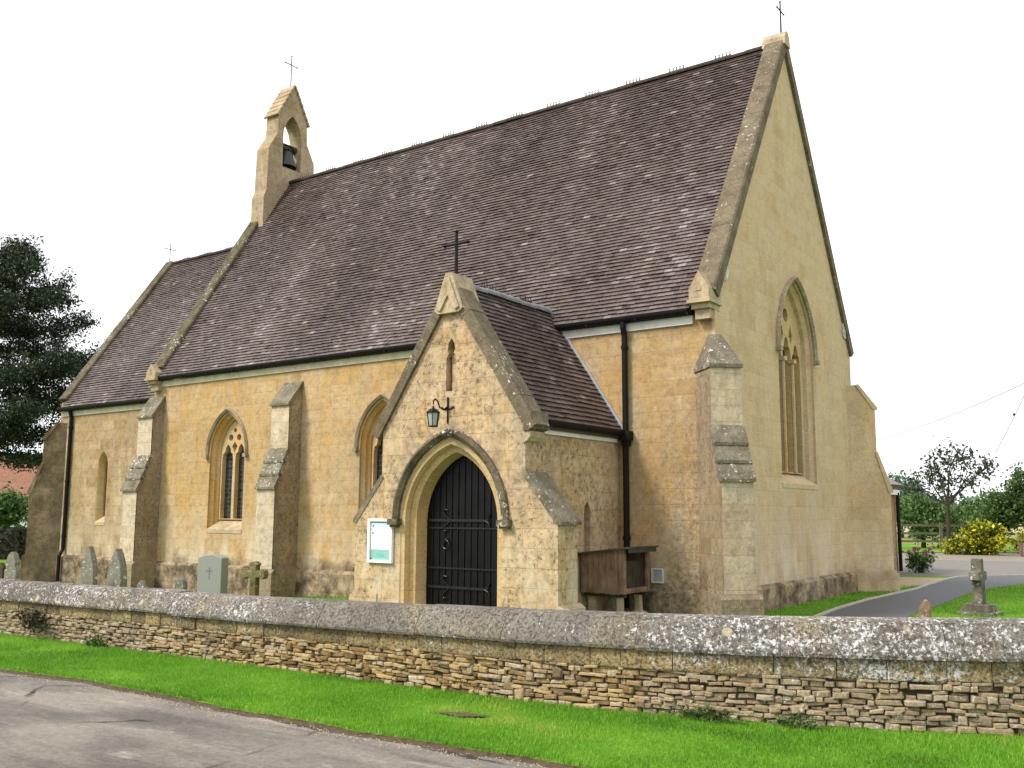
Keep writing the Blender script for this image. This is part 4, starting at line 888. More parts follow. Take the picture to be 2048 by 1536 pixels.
# ------------------------------------------------------------------ boundary wall
bwall = thing('boundary_wall', 'low dry stone boundary wall with lichened coping along the grass verge', 'stone wall', (1.4, -7.8, 0))
pth = [V((x, y, 0)) for x, y in WP if x > -16 and x < 13]; cum = [0]
for a, b in zip(pth, pth[1:]): cum.append(cum[-1]+(b-a).length)
TOT = cum[-1]
def along(s):
    s = min(max(s, 0), TOT)
    for i in range(len(cum)-1):
        if s <= cum[i+1] or i == len(cum)-2:
            t = (s-cum[i])/(cum[i+1]-cum[i]); p = pth[i].lerp(pth[i+1], t)
            ta = (pth[min(i+1, len(pth)-1)]-pth[max(i-1, 0)]).normalized(); tb = (pth[min(i+2, len(pth)-1)]-pth[i]).normalized()
            d = ta.lerp(tb, t).normalized(); return p, d, V((d.y, -d.x, 0))
def zscale(x): return interp([(-30, .9), (-7, .90), (-2, .935), (1.4, 1.0), (3.6, 1.055), (5.4, 1.09), (14, 1.1)], x)
def stone(mb, s, w_, z, h, depth, k=12, bulge=.02, irr=.18, r=None, e=.2):
    p, d, n = along(s+w_/2); zs_ = zscale(p.x); ring = []
    for i in range(k):
        t = 2*math.pi*(i+.5)/k; cx, cz = math.copysign(abs(math.cos(t))**e, math.cos(t)), math.copysign(abs(math.sin(t))**e, math.sin(t))
        ring.append((cx*w_/2*(1-random.random()*irr*.5), cz*h/2*(1-random.random()*irr)))
    tl = random.gauss(0, .055) if irr > .1 else 0; c = V((p.x, p.y, (z+h/2)*zs_)); P = lambda a, b, dd: c+d*a+V((0, 0, (b+a*tl)*zs_))+n*dd
    o = len(mb.v); sk = random.gauss(0, .15 if irr > .1 else 0)*bulge
    mb.loft([[P(a, b, -.10) for a, b in ring], [P(a, b, depth-bulge) for a, b in ring], [P(a*.94, b*.88, depth-bulge*.4+a/w_*sk) for a, b in ring], [P(a*.7, b*.58, depth+a/w_*sk) for a, b in ring]], flip=False)
    q = len(mb.v); mb.f.append(tuple(range(q-k, q))); mb.r.append(0)
    rr = random.random() if r is None else r
    for i in range(len(mb.r)-3*k-1, len(mb.r)): mb.r[i] = rr
mb = MB(); z = .0; row = 0
while z < .385:
    h = random.choice((.030, .036, .042, .05, .058))
    if z+h > .40: h = max(.025, .402-z)
    s = random.uniform(-.1, 0); row += 1
    while s < TOT:
        w_ = random.uniform(.05, .17) if random.random() > .16 else random.uniform(.17, .29)
        wz = .016*noise.noise(V((s*.9, row*.37, 2)))*min(1, z*12)*min(1, (.40-z)*12)
        hh = h*random.uniform(.82, 1.12); dz = 0
        if random.random() < .10 and z < .33: w_ = random.uniform(.05, .12); hh = h*random.uniform(1.7, 2.2); dz = 0
        if random.random() > .006: stone(mb, s+.002, w_+random.uniform(.000, .012), z+wz+random.uniform(-.005, .005), min(hh, .415-z)*1.22, random.gauss(.004, .013), k=10, bulge=min(.024, h*.5), irr=.36)
        s += w_
    z += h*.97
mb.build('rubble_courses', M['rubble'], bwall)
mb = MB(); S_ = [TOT*i/120 for i in range(121)]
rings = []
for s in S_:
    p, d, n = along(s); zz = zscale(p.x); rings.append([p+n*-.028, p+n*-.028+V((0, 0, .55*zz)), p-n*.36+V((0, 0, .55*zz)), p-n*.36])
mb.loft(rings, closed=False); mb.build('wall_core', M['mortar'], bwall)
mb = MB(); s = 0
while s < TOT:
    w_ = random.uniform(.26, .52); stone(mb, s, w_-.002, .400+random.gauss(0, .003), .162, .012+random.gauss(0, .006), k=20, bulge=.008, irr=.03, e=.10); s += w_
mb.build('ashlar_course', M['wallash'], bwall)
mb = MB(); s = 0
prof = [(-.40, .565), (.058, .56), (.064, .585), (.056, .615), (.02, .685), (-.03, .765), (-.065, .812), (-.10, .828), (-.30, .83), (-.40, .79)]
while s < TOT:
    w_ = random.uniform(.85, 1.5); e = min(s+w_-.005, TOT); nseg = 6; rings = []; jz = random.gauss(0, .004); jn = random.gauss(0, .004)
    for i in range(nseg+1):
        p, d, n = along(s+(e-s)*i/nseg); zz = zscale(p.x)
        rings.append([p+n*(a+jn+.004*noise.noise(V((p.x*6, a*9, b*9))))+V((0, 0, (b+jz)*zz+.004*noise.noise(V((p.x*5, a*7, 3))))) for a, b in prof])
    k0 = len(mb.r); mb.loft(rings, flip=False); mb.add(rings[0], [tuple(range(len(prof)))]); mb.add(rings[-1], [tuple(range(len(prof)))[::-1]]); rv_ = random.uniform(.3, .7); mb.r[k0:] = [rv_]*(len(mb.r)-k0); s += w_
mb.build('coping', M['wallcop'], bwall)

# ------------------------------------------------------------------ graves
def slab(name, label, pos, rz, outline, t, mat, group=None, cat='gravestone', extra=None, bev=.012):
    zg = gz(*pos)-.01; outline = [(a, b-zg if b > .02 else 0) for a, b in outline]; o = thing(name, label, cat, (*pos, zg), group, rz); mb = MB(); mb.plate(FS(0), outline, [], t/2, -t/2); mb.build('slab', mat, o, world=False, bevel=bev)
    mb = MB(); xs_ = [p[0] for p in outline]; mb.box(min(xs_)-.05, max(xs_)+.05, -t/2-.05, t/2+.05, 0, .07); mb.build('base', mat, o, world=False); return o
def lancet(h, wd, sh=.55): return [(-wd/2, 0), (wd/2, 0), (wd/2*.98, h*sh)]+[(a, b) for a, b in arch(0, wd/2*.96, h*sh, h*(1-sh), 0, 6)][::-1][1:-1]+[(-wd/2*.98, h*sh)]
GR = 'weathered headstones behind the wall'
slab('headstone', 'tall pointed lichened headstone, left of the matching pair', (-13.62, -3.0), R(12), lancet(.96, .40, .25), .14, M['headstone'], GR)
slab('headstone', 'tall pointed headstone with chamfered dark sides, right of the pair', (-12.62, -2.95), R(14), lancet(.93, .40, .25), .2, M['headstone'], GR)
slab('headstone', 'tiny pointed footstone just showing right of the tall pointed pair', (-11.62, -3), R(10), lancet(.30, .24, .4), .1, M['headstone'], GR)
slab('headstone', 'small rounded footstone just left of the plain grey headstone', (-10.3, -3), R(10), lancet(.40, .24, .6), .12, M['headstone'], GR)
M['greystone'] = plain('smooth_grey_granite', (.235, .24, .22), .6, .1, 60)
gs = slab('headstone', 'plain smooth grey headstone with shallow curved top and thin incised cross', (-9.38, -2.95), R(18), [(-.27, 0), (.27, 0), (.27, .83), (.14, .875), (0, .89), (-.14, .875), (-.27, .83)], .24, M['greystone'])
mb = MB(); mb.box(-.012, .012, -.124, -.118, .55, .78); mb.box(-.07, .07, -.124, -.118, .70, .72); M['incise'] = plain('incised_shadow_stone', (.17, .175, .16), .8, .1, 30); mb.build('incised_cross', M['incise'], gs, world=False)
cr = thing('grave_cross', 'small mossy stone cross with rounded arms beside the grey headstone', 'gravestone', (-8.13, -2.95, gz(-8.13, -2.95)), rz=R(20))
def cr_out(h, a, wd, zc): 
    b = wd/2; f_ = b*1.55
    return [(-b*1.6, 0), (b*1.6, 0), (b, h*.28), (b, zc-b), (a-b, zc-b), (a-b*.6, zc-f_), (a+b*.3, zc-f_*.7), (a+b*.5, zc), (a+b*.3, zc+f_*.7), (a-b*.6, zc+f_), (a-b, zc+b), (b, zc+b), (b, h-b), (f_, h-b*.5), (b*.8, h+b*.2), (0, h+b*.4), (-b*.8, h+b*.2), (-f_, h-b*.5), (-b, h-b), (-b, zc+b), (-a+b, zc+b), (-a+b*.6, zc+f_), (-a-b*.3, zc+f_*.7), (-a-b*.5, zc), (-a-b*.3, zc-f_*.7), (-a+b*.6, zc-f_), (-a+b, zc-b), (-b, zc-b), (-b, h*.28)]
M['mossy'] = lichen_stone('mossy_cross_stone', base=(.09, .075, .035), light=(.25, .21, .10), amount=.05, yellow=.6)
mb = MB(); mb.plate(FS(0), cr_out(.84, .22, .13, .63), [], .08, -.08); mb.build('cross', M['mossy'], cr, world=False, bevel=.015)
mb = MB(); mb.box(-.26, .26, -.2, .2, 0, .14); mb.build('base', M['mossy'], cr, world=False)
fp = thing('flower_holder', 'small green planter of faded flowers beside the stone cross', 'planter', (-8.58, -3.05, gz(-8.58, -3.05)))
mb = MB(); mb.lathe([(.001, 0), (.08, 0), (.11, .14), (.10, .15), (.001, .14)], n=12); M['pot'] = plain('green_plastic', (.06, .16, .13), .5, .2, 9); mb.build('pot', M['pot'], fp, world=False)
ws = slab('headstone', 'eroded shouldered headstone at the far left beside the stained buttress', (-14.98, -4.0), R(16), [(-.16, 0), (.16, 0), (.17, .42), (.12, .5), (.14, .6), (.07, .76), (0, .83), (-.09, .76), (-.15, .6), (-.11, .5), (-.17, .42)], .14, M['headstone'])
bs = slab('grave_marker', 'small dark brown marker stone at the left edge of the churchyard', (-15.55, -4.0), R(16), [(-.14, 0), (.14, 0), (.14, .48), (.07, .57), (-.07, .57), (-.14, .48)], .1, M['soil'])
# right-hand lawn
sc = thing('grave_cross', 'dark stone cross on stepped base standing alone on the right lawn', 'gravestone', (3.27, 3.55, 0), rz=R(80))
M['darkst'] = lichen_stone('dark_cross_stone', base=(.085, .075, .06), light=(.20, .18, .145), amount=.02)
mb = MB(); mb.plate(FS(0), [(-.10, .18), (.10, .18), (.075, .58), (.20, .60), (.20, .74), (.07, .76), (.065, .97), (-.065, .97), (-.07, .76), (-.20, .74), (-.20, .60), (-.075, .58)], [], .085, -.085); mb.build('cross', M['darkst'], sc, world=False, bevel=.012)
mb = MB(); mb.box(-.20, .20, -.22, .22, .05, .19); mb.box(-.28, .28, -.30, .30, 0, .06); mb.build('base', M['darkst'], sc, world=False, bevel=.012)
st_ = thing('stone_stump', 'short broken reddish stone stump just behind the wall on the lawn', 'stump', (2.87, 1.3, 0))
mb = MB(); rings = []
for z, r_ in ((0, .18), (.07, .17), (.11, .115), (.18, .10), (.25, .095), (.31, .085), (.33, .03)):
    rings.append([(r_*(1+.45*noise.noise(V((math.cos(t)*1.3, math.sin(t)*1.3, z*6))))*math.cos(t), r_*(1+.45*noise.noise(V((math.cos(t)*1.3, math.sin(t)*1.3, z*6+4))))*math.sin(t), z*(1+.22*math.cos(t+.7))) for t in [2*math.pi*k/12 for k in range(12)]])
mb.loft(rings); mb.f.append(tuple(range(len(mb.v)-12, len(mb.v)))); mb.r.append(.5)
M['redst'] = lichen_stone('reddish_broken_stone', base=(.17, .11, .07), light=(.34, .24, .16), amount=.1); mb.build('stump', M['redst'], st_, world=False)

# ------------------------------------------------------------------ plants
def leafmesh(name, P, size, mat, parent=None, asp=.55, rv=None, droop=0, world=False, tilt=None, var=.35):
    """N diamond leaves around the points P"""
    P = np.asarray(P, np.float32); n = len(P)
    a = rng.normal(size=(n, 3)); a /= np.linalg.norm(a, axis=1, keepdims=True)
    if tilt is not None: a[:, 2] *= tilt; a /= np.linalg.norm(a, axis=1, keepdims=True)
    a[:, 2] -= droop; b = rng.normal(size=(n, 3)); b -= a*(a*b).sum(1, keepdims=True)/(a*a).sum(1, keepdims=True); b /= np.linalg.norm(b, axis=1, keepdims=True)
    s = size*(1+var*rng.normal(size=(n, 1))).clip(.4, 1.9)
    v = np.stack([P-a*s, P+b*s*asp, P+a*s, P-b*s*asp], 1).reshape(-1, 3)
    return quads(name, v, 4, mat, parent, rng.beta(2.2, 2.2, n) if rv is None else rv, world)
def quads(name, v, k, mat, parent, rv, world=False):
    n = len(v)//k; me = bpy.data.meshes.new(name); me.vertices.add(len(v)); me.vertices.foreach_set('co', np.asarray(v, np.float32).ravel())
    me.loops.add(len(v)); me.loops.foreach_set('vertex_index', np.arange(len(v), dtype=np.int32)); me.polygons.add(n); me.polygons.foreach_set('loop_start', np.arange(0, len(v), k, dtype=np.int32))
    me.update(calc_edges=True); at = me.attributes.new('rnd', 'FLOAT', 'FACE'); at.data.foreach_set('value', np.asarray(rv, np.float32))
    me.materials.append(mat); ob = bpy.data.objects.new(name, me); COL.objects.link(ob)
    if parent is not None:
        ob.parent = parent
        if world: ob.matrix_parent_inverse = MW(parent).inverted()
    return ob
def clumps(blobs, ncl, per, spread, shell=.5):
    """blobs: (centre, radii); leaf clumps gathered toward the outside of each"""
    out_, rv = [], []; vol = np.array([b[1][0]*b[1][1]*b[1][2] for b in blobs])**.67; vol /= vol.sum()
    for b, f_ in zip(blobs, vol):
        k = max(1, int(ncl*f_)); d = rng.normal(size=(k, 3)); d /= np.linalg.norm(d, axis=1, keepdims=True); r_ = (shell+(1-shell)*rng.random((k, 1)))**.6
        c_ = np.array(b[0])+d*r_*np.array(b[1])
        for cc_ in c_:
            m_ = int(per*rng.uniform(.5, 1.5)); out_.append(cc_+rng.normal(size=(m_, 3))*spread*rng.uniform(.6, 1.3)); rv.append((rng.beta(2.5, 2.5, m_)*.75+.25*rng.random()).clip(0, 1))
    return np.concatenate(out_), np.concatenate(rv)
def at(u, depth, z=0):
    c_ = V((CX, CY, 0))+V((-math.sin(YAW), math.cos(YAW), 0))*depth+rt*((u-1024)/1928*depth); return V((c_.x, c_.y, z))
def trunk_mb(segs):
    mb = MB()
    for pts, r0, r1 in segs:
        n = len(pts); mb.tube(pts, [r0+(r1-r0)*i/(n-1) for i in range(n)], 7)
    return mb
def limb(p0, p1, r0, r1, wob=.15, n=5):
    p0, p1 = V(p0), V(p1); ln = (p1-p0).length
    return ([p0.lerp(p1, i/(n-1))+V((random.gauss(0, 1), random.gauss(0, 1), random.gauss(0, .6)))*wob*ln*.12*(1 if 0 < i < n-1 else 0) for i in range(n)], r0, r1)
def tree(name, label, base, blobs, ncl, per, spread, size, mat, tr=.18, cat='tree', group=None, asp=.55, shell=.5, top=None, nl=None):
    o = thing(name, label, cat, base, group); P, rv = clumps(blobs, ncl, per, spread, shell); leafmesh('crown', P, size, M[mat], o, asp, rv)
    cz = sum(b[0][2] for b in blobs)/len(blobs); f_ = V((0, 0, max(.3, min(b[0][2]-b[1][2] for b in blobs)))); segs = [limb((0, 0, -.1), f_, tr*1.2, tr*.85, .08)]
    for b in blobs:
        segs.append(limb(f_, b[0], tr*.6, tr*.2))
        for k in range(nl or 4):
            d = V((random.gauss(0, 1), random.gauss(0, 1), random.gauss(.3, .8))).normalized(); e = V(b[0])+V([d[i]*b[1][i]*.8 for i in range(3)]); segs.append(limb(V(b[0])*.8+f_*.2, e, tr*.25, tr*.05))
    trunk_mb(segs).build('trunk', M['bark'], o, world=False); return o

# great yew beyond the chancel
yb = at(-60, 46)
yew = thing('yew_tree', 'huge dark evergreen tree with layered boughs left of the chancel', 'tree', yb)
rx, fy = rt.copy(), V((-math.sin(YAW), math.cos(YAW), 0))
segs = [limb((0, 0, -.2), (.2, 0, 14), .55, .08, .05, 8)]; pts, rvs = [], []
def bough(z0, ang, ln, rise, dens=1.0, thick=.5, wd=.9):
    d = V((math.cos(ang), math.sin(ang), 0)); d = rx*d.x+fy*d.y; n = 8; line = []
    for i in range(n+1):
        t = i/n; line.append(V((0, 0, z0))+d*(ln*t)+V((0, 0, rise*t-.8*t*t*(ln/6)+.7*t**4*(ln/6)))+V((random.gauss(0, .1), random.gauss(0, .1), random.gauss(0, .08)))*t)
    segs.append((line, .11, .015)); m_ = int(22*ln*dens)
    for k in range(m_):
        t = .18+.82*random.random()**.8; i = min(int(t*n), n-1); p = line[i].lerp(line[i+1], t*n-i); sd2 = V((-d.y, d.x, 0)); c_ = p+sd2*random.gauss(0, wd*(.35+.65*math.sin(math.pi*min(t, .93))))+V((0, 0, random.gauss(.05, thick*.55)))
        q = int(rng.integers(26, 60)); b_ = rng.random()*.4; pts.append(np.array(c_)+rng.normal(size=(q, 3))*np.array([.24, .24, .15])); rvs.append((rng.beta(2, 3, q)*.75+b_).clip(0, 1))
for z0, ang, ln, rise in ((13.0, .1, 2.6, 1.0), (13.5, -.2, 2.4, 1.1), (13.6, .6, 2.0, 1.0), (12.4, -.5, 3.4, .9), (11.8, .4, 3.8, 1.2), (11.2, -.1, 4.4, .9), (10.6, -.9, 4.2, .6), (10.0, .15, 4.9, 1.0), (9.4, .8, 4.0, .5),
                          (7.6, .1, 6.0, 1.6), (7.2, -.35, 6.2, 1.5), (6.8, .35, 5.9, 1.2), (6.2, .0, 6.3, .9), (5.7, -.6, 5.2, .6), (5.3, .25, 6.0, .5), (5.0, -.45, 3.6, .2)): bough(z0, ang, ln, rise, 1.05)
for z0, ang, ln, rise in ((4.6, .2, 5.4, -.4), (4.6, -.12, 6.2, -.35), (4.3, -.3, 4.6, -.3)): bough(z0, ang, ln, rise, .28, .2, .4)
for k in range(7): bough(random.uniform(5.5, 13.2), random.uniform(1.2, 5.1), random.uniform(3, 5), random.uniform(.2, 1.0), .7)
for k in range(18): bough(4.2+9*k/18, random.uniform(2.2, 4.1), random.uniform(2.6, 5.2)*(1-.025*k), random.uniform(.3, 1.0), .8)
leafmesh('crown', np.concatenate(pts), .075, M['yew'], yew, .40, np.concatenate(rvs)); trunk_mb(segs).build('trunk', M['bark'], yew, world=False)

# left background: cottage, small tree, hedge
cg = thing('cottage', 'white cottage with orange tiled roof half hidden beyond the dark evergreen', 'house', at(-25, 62))
cgd = cg.location
cg.rotation_euler = (0, 0, YAW+R(6))
mb = MB(); mb.box(-6, 3.6, 0, 6, 0, 2.75); mb.plate(FW(3.6), [(0, 2.75), (6, 2.75), (3, 5.3)], [], 0, -.3); mb.build('wall', M['limewash'], cg, world=False)
mb = MB()
for k in range(16): mb.obox((-6.2, -.35+3.35*k/16, 2.6+2.85*k/16), (10.1, 0, 0), (0, .25, .213), (0, -.03, .06))
mb.obox((-6.2, 6.35, 2.6), (10.1, 0, 0), (0, -3.35, 2.85), (0, .05, .07)); mb.build('roof', M['pantile'], cg, world=False)
mb = MB(); mb.box(-.6, .6, -.04, .02, .9, 2.0); mb.build('window', M['glass'], cg, world=False)
tree('small_tree', 'small leafy garden tree in front of the white cottage', at(22, 52), [((0, 0, 1.75), (1.1, 1.0, .6)), ((-.8, 0, 1.5), (1.0, 1, .5)), ((.5, .2, 2.0), (.7, .8, .45))], 70, 70, .28, .11, 'green', .13)
hd_ = thing('hedge', 'dark clipped hedge with yellowish top at the left churchyard edge', 'hedge', at(-30, 36), rz=YAW)
P = np.stack([rng.uniform(-4, 1.75, 16000), rng.uniform(-.5, .5, 16000), rng.uniform(0, 1.1, 16000)], 1); P[:, 2] += .04*np.sin(P[:, 0]*5); rv = rng.beta(2, 3, 16000)*.7+np.where(P[:, 2] > 1.03, .3, 0)
leafmesh('foliage', P, .06, M['hedge'], hd_, .6, rv)
mb = MB(); mb.box(-3.95, 1.7, -.44, .44, 0, 1.04); mb.build('stems', M['bark'], hd_, world=False)

# right background
tree('small_tree', 'thin open tree with sparse dark leaves behind the yellow shrub', at(1890, 44), [((0, 0, 3.0), (.75, .7, .8)), ((-.9, 0, 3.4), (.8, .7, .6)), ((.9, .1, 3.5), (.95, .8, .7)), ((.3, 0, 4.4), (.95, .8, .7)), ((-.4, .2, 4.1), (.7, .7, .6)), ((1.7, 0, 3.9), (.6, .6, .5)), ((-1.5, 0, 3.0), (.5, .5, .4))], 170, 13, .16, .075, 'sparse', .085, shell=.2, nl=6)
TG = 'leafy trees beyond the right fence'
tree('broad_tree', 'large full mid green tree at the right edge of the picture', at(2082, 47), [((0, 0, 2.5), (1.7, 1.6, 1.2)), ((-1.2, 0, 2.1), (1.1, 1.1, .9)), ((.9, .3, 3.1), (1.4, 1.3, 1.0)), ((-.4, 0, 3.3), (1.0, 1, .6)), ((1.8, 0, 2.4), (1.4, 1.3, 1.2))], 230, 70, .24, .085, 'midgreen', .2, group=TG, nl=6)
tree('broad_tree', 'pale yellowish green bushy tree between the thin tree and right edge', at(1985, 48), [((0, 0, 1.8), (.9, 1, .8)), ((.3, 0, 2.4), (.8, .9, .6)), ((-.4, 0, 1.4), (.7, .8, .5))], 80, 55, .2, .075, 'green', .1, group=TG)
tree('broad_tree', 'rounded green bush tree directly right of the annexe', at(1838, 52), [((0, 0, 1.6), (1.3, 1.2, .9)), ((-.5, 0, 2.2), (.8, .8, .5)), ((.9, 0, 1.4), (.9, 1, .7))], 100, 60, .24, .085, 'green', .12, group=TG)
tree('broad_tree', 'bluish grey green far tree peeping over the annexe roof', at(1795, 74), [((0, 0, 3.2), (1.6, 1.6, 1.4)), ((1.4, 0, 2.5), (1.4, 1.5, 1.1)), ((-1.4, 0, 2.6), (1.8, 1.5, 1.3)), ((2.8, 0, 1.9), (1.4, 1.4, .9))], 150, 70, .38, .14, 'bluegreen', .2, group=TG)
tree('broad_tree', 'dark low hedgerow tree filling the gap beside the thin tree', at(1945, 62), [((0, 0, 1.5), (1.5, 1.2, .8)), ((1.3, 0, 1.9), (1.2, 1, .7)), ((-1.5, 0, 1.2), (1.2, 1, .6))], 110, 70, .3, .11, 'midgreen', .12, group=TG)
# far hedgerow: reads as one mass
P = np.concatenate([rng.normal(size=(60, 3))*np.array([1.0, 1.0, .8])+np.array([x, 260+40*math.sin(x*.02)+rng.normal()*6, 2+rng.random()*3]) for x in np.arange(-170, 190, 2.2)])
fh = leafmesh('far_hedgerow', P, .7, M['bluegreen'], None); tag(fh, 'distant green hedgerow line along the horizon', 'hedgerow', kind='stuff')

def shrub(name, label, base, blobs, ncl, per, spread, size, mat, cat='shrub', group=None, asp=.6):
    o = thing(name, label, cat, base, group); P, rv = clumps(blobs, ncl, per, spread, .4); P[:, 2] = np.maximum(P[:, 2], .03); leafmesh('foliage', P, size, M[mat], o, asp, rv)
    trunk_mb([limb((0, 0, -.05), V(b[0]), .04, .012) for b in blobs]+[limb((0.05, 0, -.05), V(b[0])+V((random.gauss(0, .4)*b[1][0], 0, .3*b[1][2])), .03, .01) for b in blobs]).build('stems', M['bark'], o, world=False); return o
YG = 'golden variegated shrubs by the gravel drive'
shrub('golden_shrub', 'large golden leaved shrub in the middle of the soil border', at(1945, 43), [((0, 0, .55), (.8, .6, .5)), ((.6, 0, .5), (.6, .5, .45)), ((-.75, -.2, .32), (.6, .5, .3)), ((.1, 0, 1.0), (.6, .5, .4)), ((.6, 0, 1.0), (.45, .4, .35))], 95, 45, .14, .075, 'yellow', group=YG)
shrub('golden_shrub', 'smaller yellow shrub behind the planter at the right edge', at(2052, 44), [((0, 0, .7), (.5, .5, .5)), ((-.4, 0, .5), (.4, .4, .35))], 26, 40, .13, .07, 'yellow', group=YG)
pk = shrub('flowering_plant', 'green clump with pink flower heads at the annexe corner', (-.55, 15.9, 0), [((0, 0, .28), (.30, .3, .28)), ((.12, .1, .4), (.26, .25, .22))], 30, 36, .08, .042, 'green', 'flowers')
for k in range(12):
    q = np.array([rng.normal(.08, .2), rng.normal(0, .2), rng.uniform(.58, .80)]); leafmesh('flower_head', q+rng.normal(size=(26, 3))*.02, .03, M['pink'], pk, .8)
    trunk_mb([limb((0, 0, .05), tuple(q), .006, .004)]).build('flower_stem', M['weed'], pk, world=False)
pl_ = thing('planter', 'brown wooden planter box at the right edge of the gravel drive', 'planter', at(2046, 41.5), rz=R(20))
mb = MB(); 
for k in range(4): mb.box(-.36, .36, -.30, -.27, .05+.13*k, .17+.13*k); mb.box(-.36, -.33, -.27, .30, .05+.13*k, .17+.13*k); mb.box(.33, .36, -.27, .30, .05+.13*k, .17+.13*k); mb.box(-.33, .33, .27, .30, .05+.13*k, .17+.13*k)
mb.build('box', M['oldwood'], pl_, world=False)
mb = MB(); mb.box(-.33, .33, -.27, .27, .05, .5); mb.build('soil', M['soil'], pl_, world=False)
for x, h in ((-.39, .95), (.36, .6)):
    mb = MB(); mb.box(x, x+.06, -.32, -.26, 0, h); mb.build('post', M['fencewood'], pl_, world=False)
# rail fence behind the drive
fn = thing('rail_fence', 'grey wooden post and rail fence between the drive and the field', 'fence', at(1950, 46))
p0, p1 = V((-14, 32.5, 0)), V((10, 46.5, 0)); fd = (p1-p0).normalized(); fl = (p1-p0).length; fnr = V((fd.y, -fd.x, 0)); k = 0; s = 0
while s < fl:
    mb = MB(); c = p0+fd*s; mb.obox(c-fd*.07-fnr*.05, fd*.14, fnr*.12, (0, 0, 1.35)); mb.build('post', M['fencewood'], fn); s += 2.75
for z in (.35, .75, 1.15):
    mb = MB(); mb.obox(p0+V((0, 0, z))-fnr*.10, fd*fl, fnr*.05, (0, 0, .11)); mb.build('rail', M['fencewood'], fn)
# overhead wires
def cable(name, a, b, sag, r_, label, n=24):
    a, b = V(a), V(b); mb = MB(); mb.tube([a.lerp(b, i/n)-V((0, 0, sag*4*(i/n)*(1-i/n))) for i in range(n+1)], r_, 5); o = mb.build(name, M['cable']); return tag(o, label, 'cable')
M['cable'] = plain('grey_cable', (.30, .31, .32), .7, .1, 3)
def sky_pt(u, v, depth): 
    d = fw+r2*((u-1024)/1928)-u2*((v-768)/1928); return V((CX, CY, CZ))+d*depth
cable('overhead_cable', sky_pt(1640, 903, 70), sky_pt(2200, 690, 40), .75, .024, 'thin overhead cable crossing the sky right of the church gable')
cable('overhead_cable', sky_pt(1990, 905, 62), sky_pt(2075, 730, 50), .2, .022, 'short steep overhead cable at the far right of the sky')
ins = thing('cable_insulator', 'small dark insulator on the steep cable at far right', 'insulator', sky_pt(2028, 829, 57)); mb = MB(); mb.lathe([(.001, -.09), (.05, -.07), (.07, 0), (.05, .07), (.001, .09)], n=10); mb.build('body', M['black'], ins, world=False)

# weeds at the wall foot
def weed(x, label, wd, h, n):
    y = interp(WP, x)-.05; o = thing('weed_clump', label, 'weeds', (x, y, .04), 'weeds along the wall foot'); P = np.stack([rng.normal(0, wd, n), -np.abs(rng.normal(0, .05, n)), np.abs(rng.normal(0, h, n))], 1); leafmesh('foliage', P, .022, M['weed'], o, .45)
    trunk_mb([limb((0, 0, 0), (random.gauss(0, wd), -.03, h*1.1), .004, .002) for k in range(8)]).build('stems', M['weed'], o, world=False)
weed(3.17, 'largest leafy weed clump at the wall foot right of centre', .13, .05, 520); weed(3.85, 'small weed clump just right of the largest one by the wall', .09, .045, 300); weed(-4.75, 'grassy weed tuft at the wall foot near the left end', .10, .06, 350)
o = thing('bramble_clump', 'dark leafy plant rooted in the upper wall at far left', 'weeds', (-6.1, -8.27, .30)); P = np.stack([rng.normal(0, .16, 700), -np.abs(rng.normal(0, .035, 700)), rng.normal(0, .06, 700)], 1)
M['darkweed'] = mk_leaf('dark_wall_plant', [(0, (.015, .012, .006)), (.6, (.045, .035, .018)), (1, (.09, .08, .03))]); leafmesh('foliage', P, .022, M['darkweed'], o, .5)

# ------------------------------------------------------------------ grass
def grass(name, xy, z, h0, h1, wd, label, lean=.5):
    n = len(xy); xy = np.asarray(xy); a = rng.uniform(0, 2*math.pi, n); h = rng.uniform(h0, h1, n); w_ = wd*rng.uniform(.7, 1.4, n); l_ = lean*h*rng.random(n); b = rng.uniform(0, 2*math.pi, n)
    p = np.stack([xy[:, 0], xy[:, 1], np.broadcast_to(z, n)], 1); dx = np.stack([np.cos(a)*w_, np.sin(a)*w_, 0*a], 1); tp = np.stack([np.cos(b)*l_, np.sin(b)*l_, h], 1)
    v = np.stack([p-dx, p+dx, p+tp], 1).reshape(-1, 3)
    pn = np.array([noise.noise(V((x*.9, y*1.3, 0))) for x, y in xy]); pn2 = np.array([noise.noise(V((x*.35+9, y*.8, 4)))+.6*noise.noise(V((x*3.1, y*3.3, 7))) for x, y in xy]); rv = (rng.beta(3, 3, n)*.62+.2+.30*pn+.38*pn2).clip(0, 1)
    o = quads(name, v, 3, M['blade'], None, rv); tag(o, label, 'grass', kind='stuff'); return o
pts_ = []
n = 190000; xx = rng.uniform(-9, 9, n*2); tt = rng.random(n*2)**.9
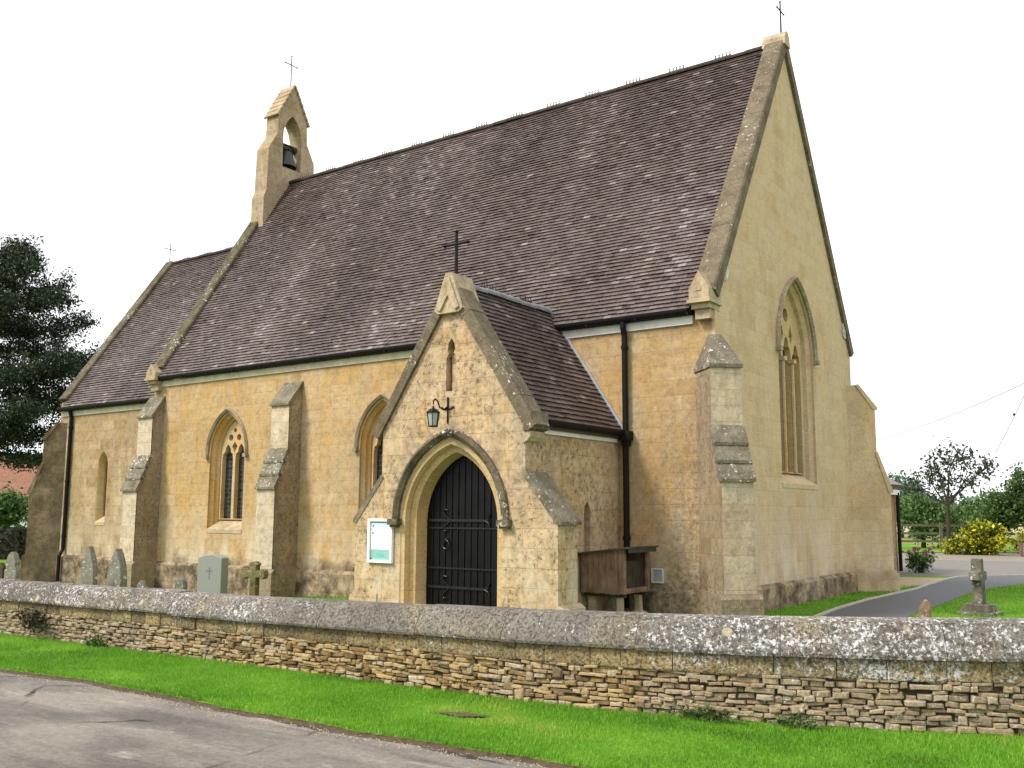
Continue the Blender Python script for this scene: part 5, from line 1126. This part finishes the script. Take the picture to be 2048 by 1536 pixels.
yr = np.interp(xx, [x for x in xs], [redge(x) for x in xs]); yw = np.interp(xx, [q[0] for q in WP], [q[1] for q in WP])
yy = yr-.012+.03*rng.random(n*2)+(yw+.03-yr)*tt
wt = np.clip(1.25-np.hypot(xx-CX, yy-CY)/16, .15, 1); keep = rng.random(n*2) < wt
gx, gy = xx[keep], yy[keep]; soilc = (1.45, -8.72)
mk = (((gx-soilc[0])*.9-(gy-soilc[1])*.4)/.22)**2+((gy-soilc[1])/.07)**2 > 1; gx, gy = gx[mk], gy[mk]
grass('verge_grass', np.stack([gx, gy], 1), .035, .018, .048, .0042, 'short bright green grass on the verge before the wall', .8)
o = MB(); o.add([(soilc[0]-.25, soilc[1]-.06, .066), (soilc[0]+.05, soilc[1]-.09, .066), (soilc[0]+.26, soilc[1]+.07, .068), (soilc[0]+.02, soilc[1]+.08, .068)], [(0, 1, 2, 3)]); tag(o.build('soil_scar', M['soil']), kind='structure')
a = np.stack([rng.uniform(-.2, 8, 90000), rng.uniform(-5.5, 17, 90000)], 1)
plx = np.interp(a[:, 1], [q[1] for q in PL], [q[0] for q in PL])-.09; prx = np.interp(a[:, 1], [q[1] for q in PRr], [q[0] for q in PRr])+.02
ok = ((a[:, 0] < plx) & (a[:, 1] < 10) & (a[:, 0] > .08)) | ((a[:, 0] > prx)); a = a[ok]
b = np.stack([rng.uniform(-22, -6, 40000), rng.uniform(-7.5, -.1, 40000)], 1)
ab = np.concatenate([a, b]); grass('churchyard_grass', ab, np.array([gz(x, y) for x, y in ab]), .02, .055, .007, 'mown green grass in the churchyard behind the wall', .7)

gp_ = MB()
for k in range(1500):
    x = random.uniform(-9, 8); y = redge(x)-abs(random.gauss(0, .10))-.01; r_ = random.uniform(.003, .011)
    gp_.add([(x-r_, y, .006), (x+r_*.4, y-r_*.8, .006), (x+r_, y+r_*.3, .006), (x-r_*.2, y+r_, .006), (x, y, .006+r_*.9)], [(0, 1, 4), (1, 2, 4), (2, 3, 4), (3, 0, 4)])
tag(gp_.build('road_grit', M['tan']), 'loose grit and crumbs scattered along the road edge', 'grit', kind='stuff')
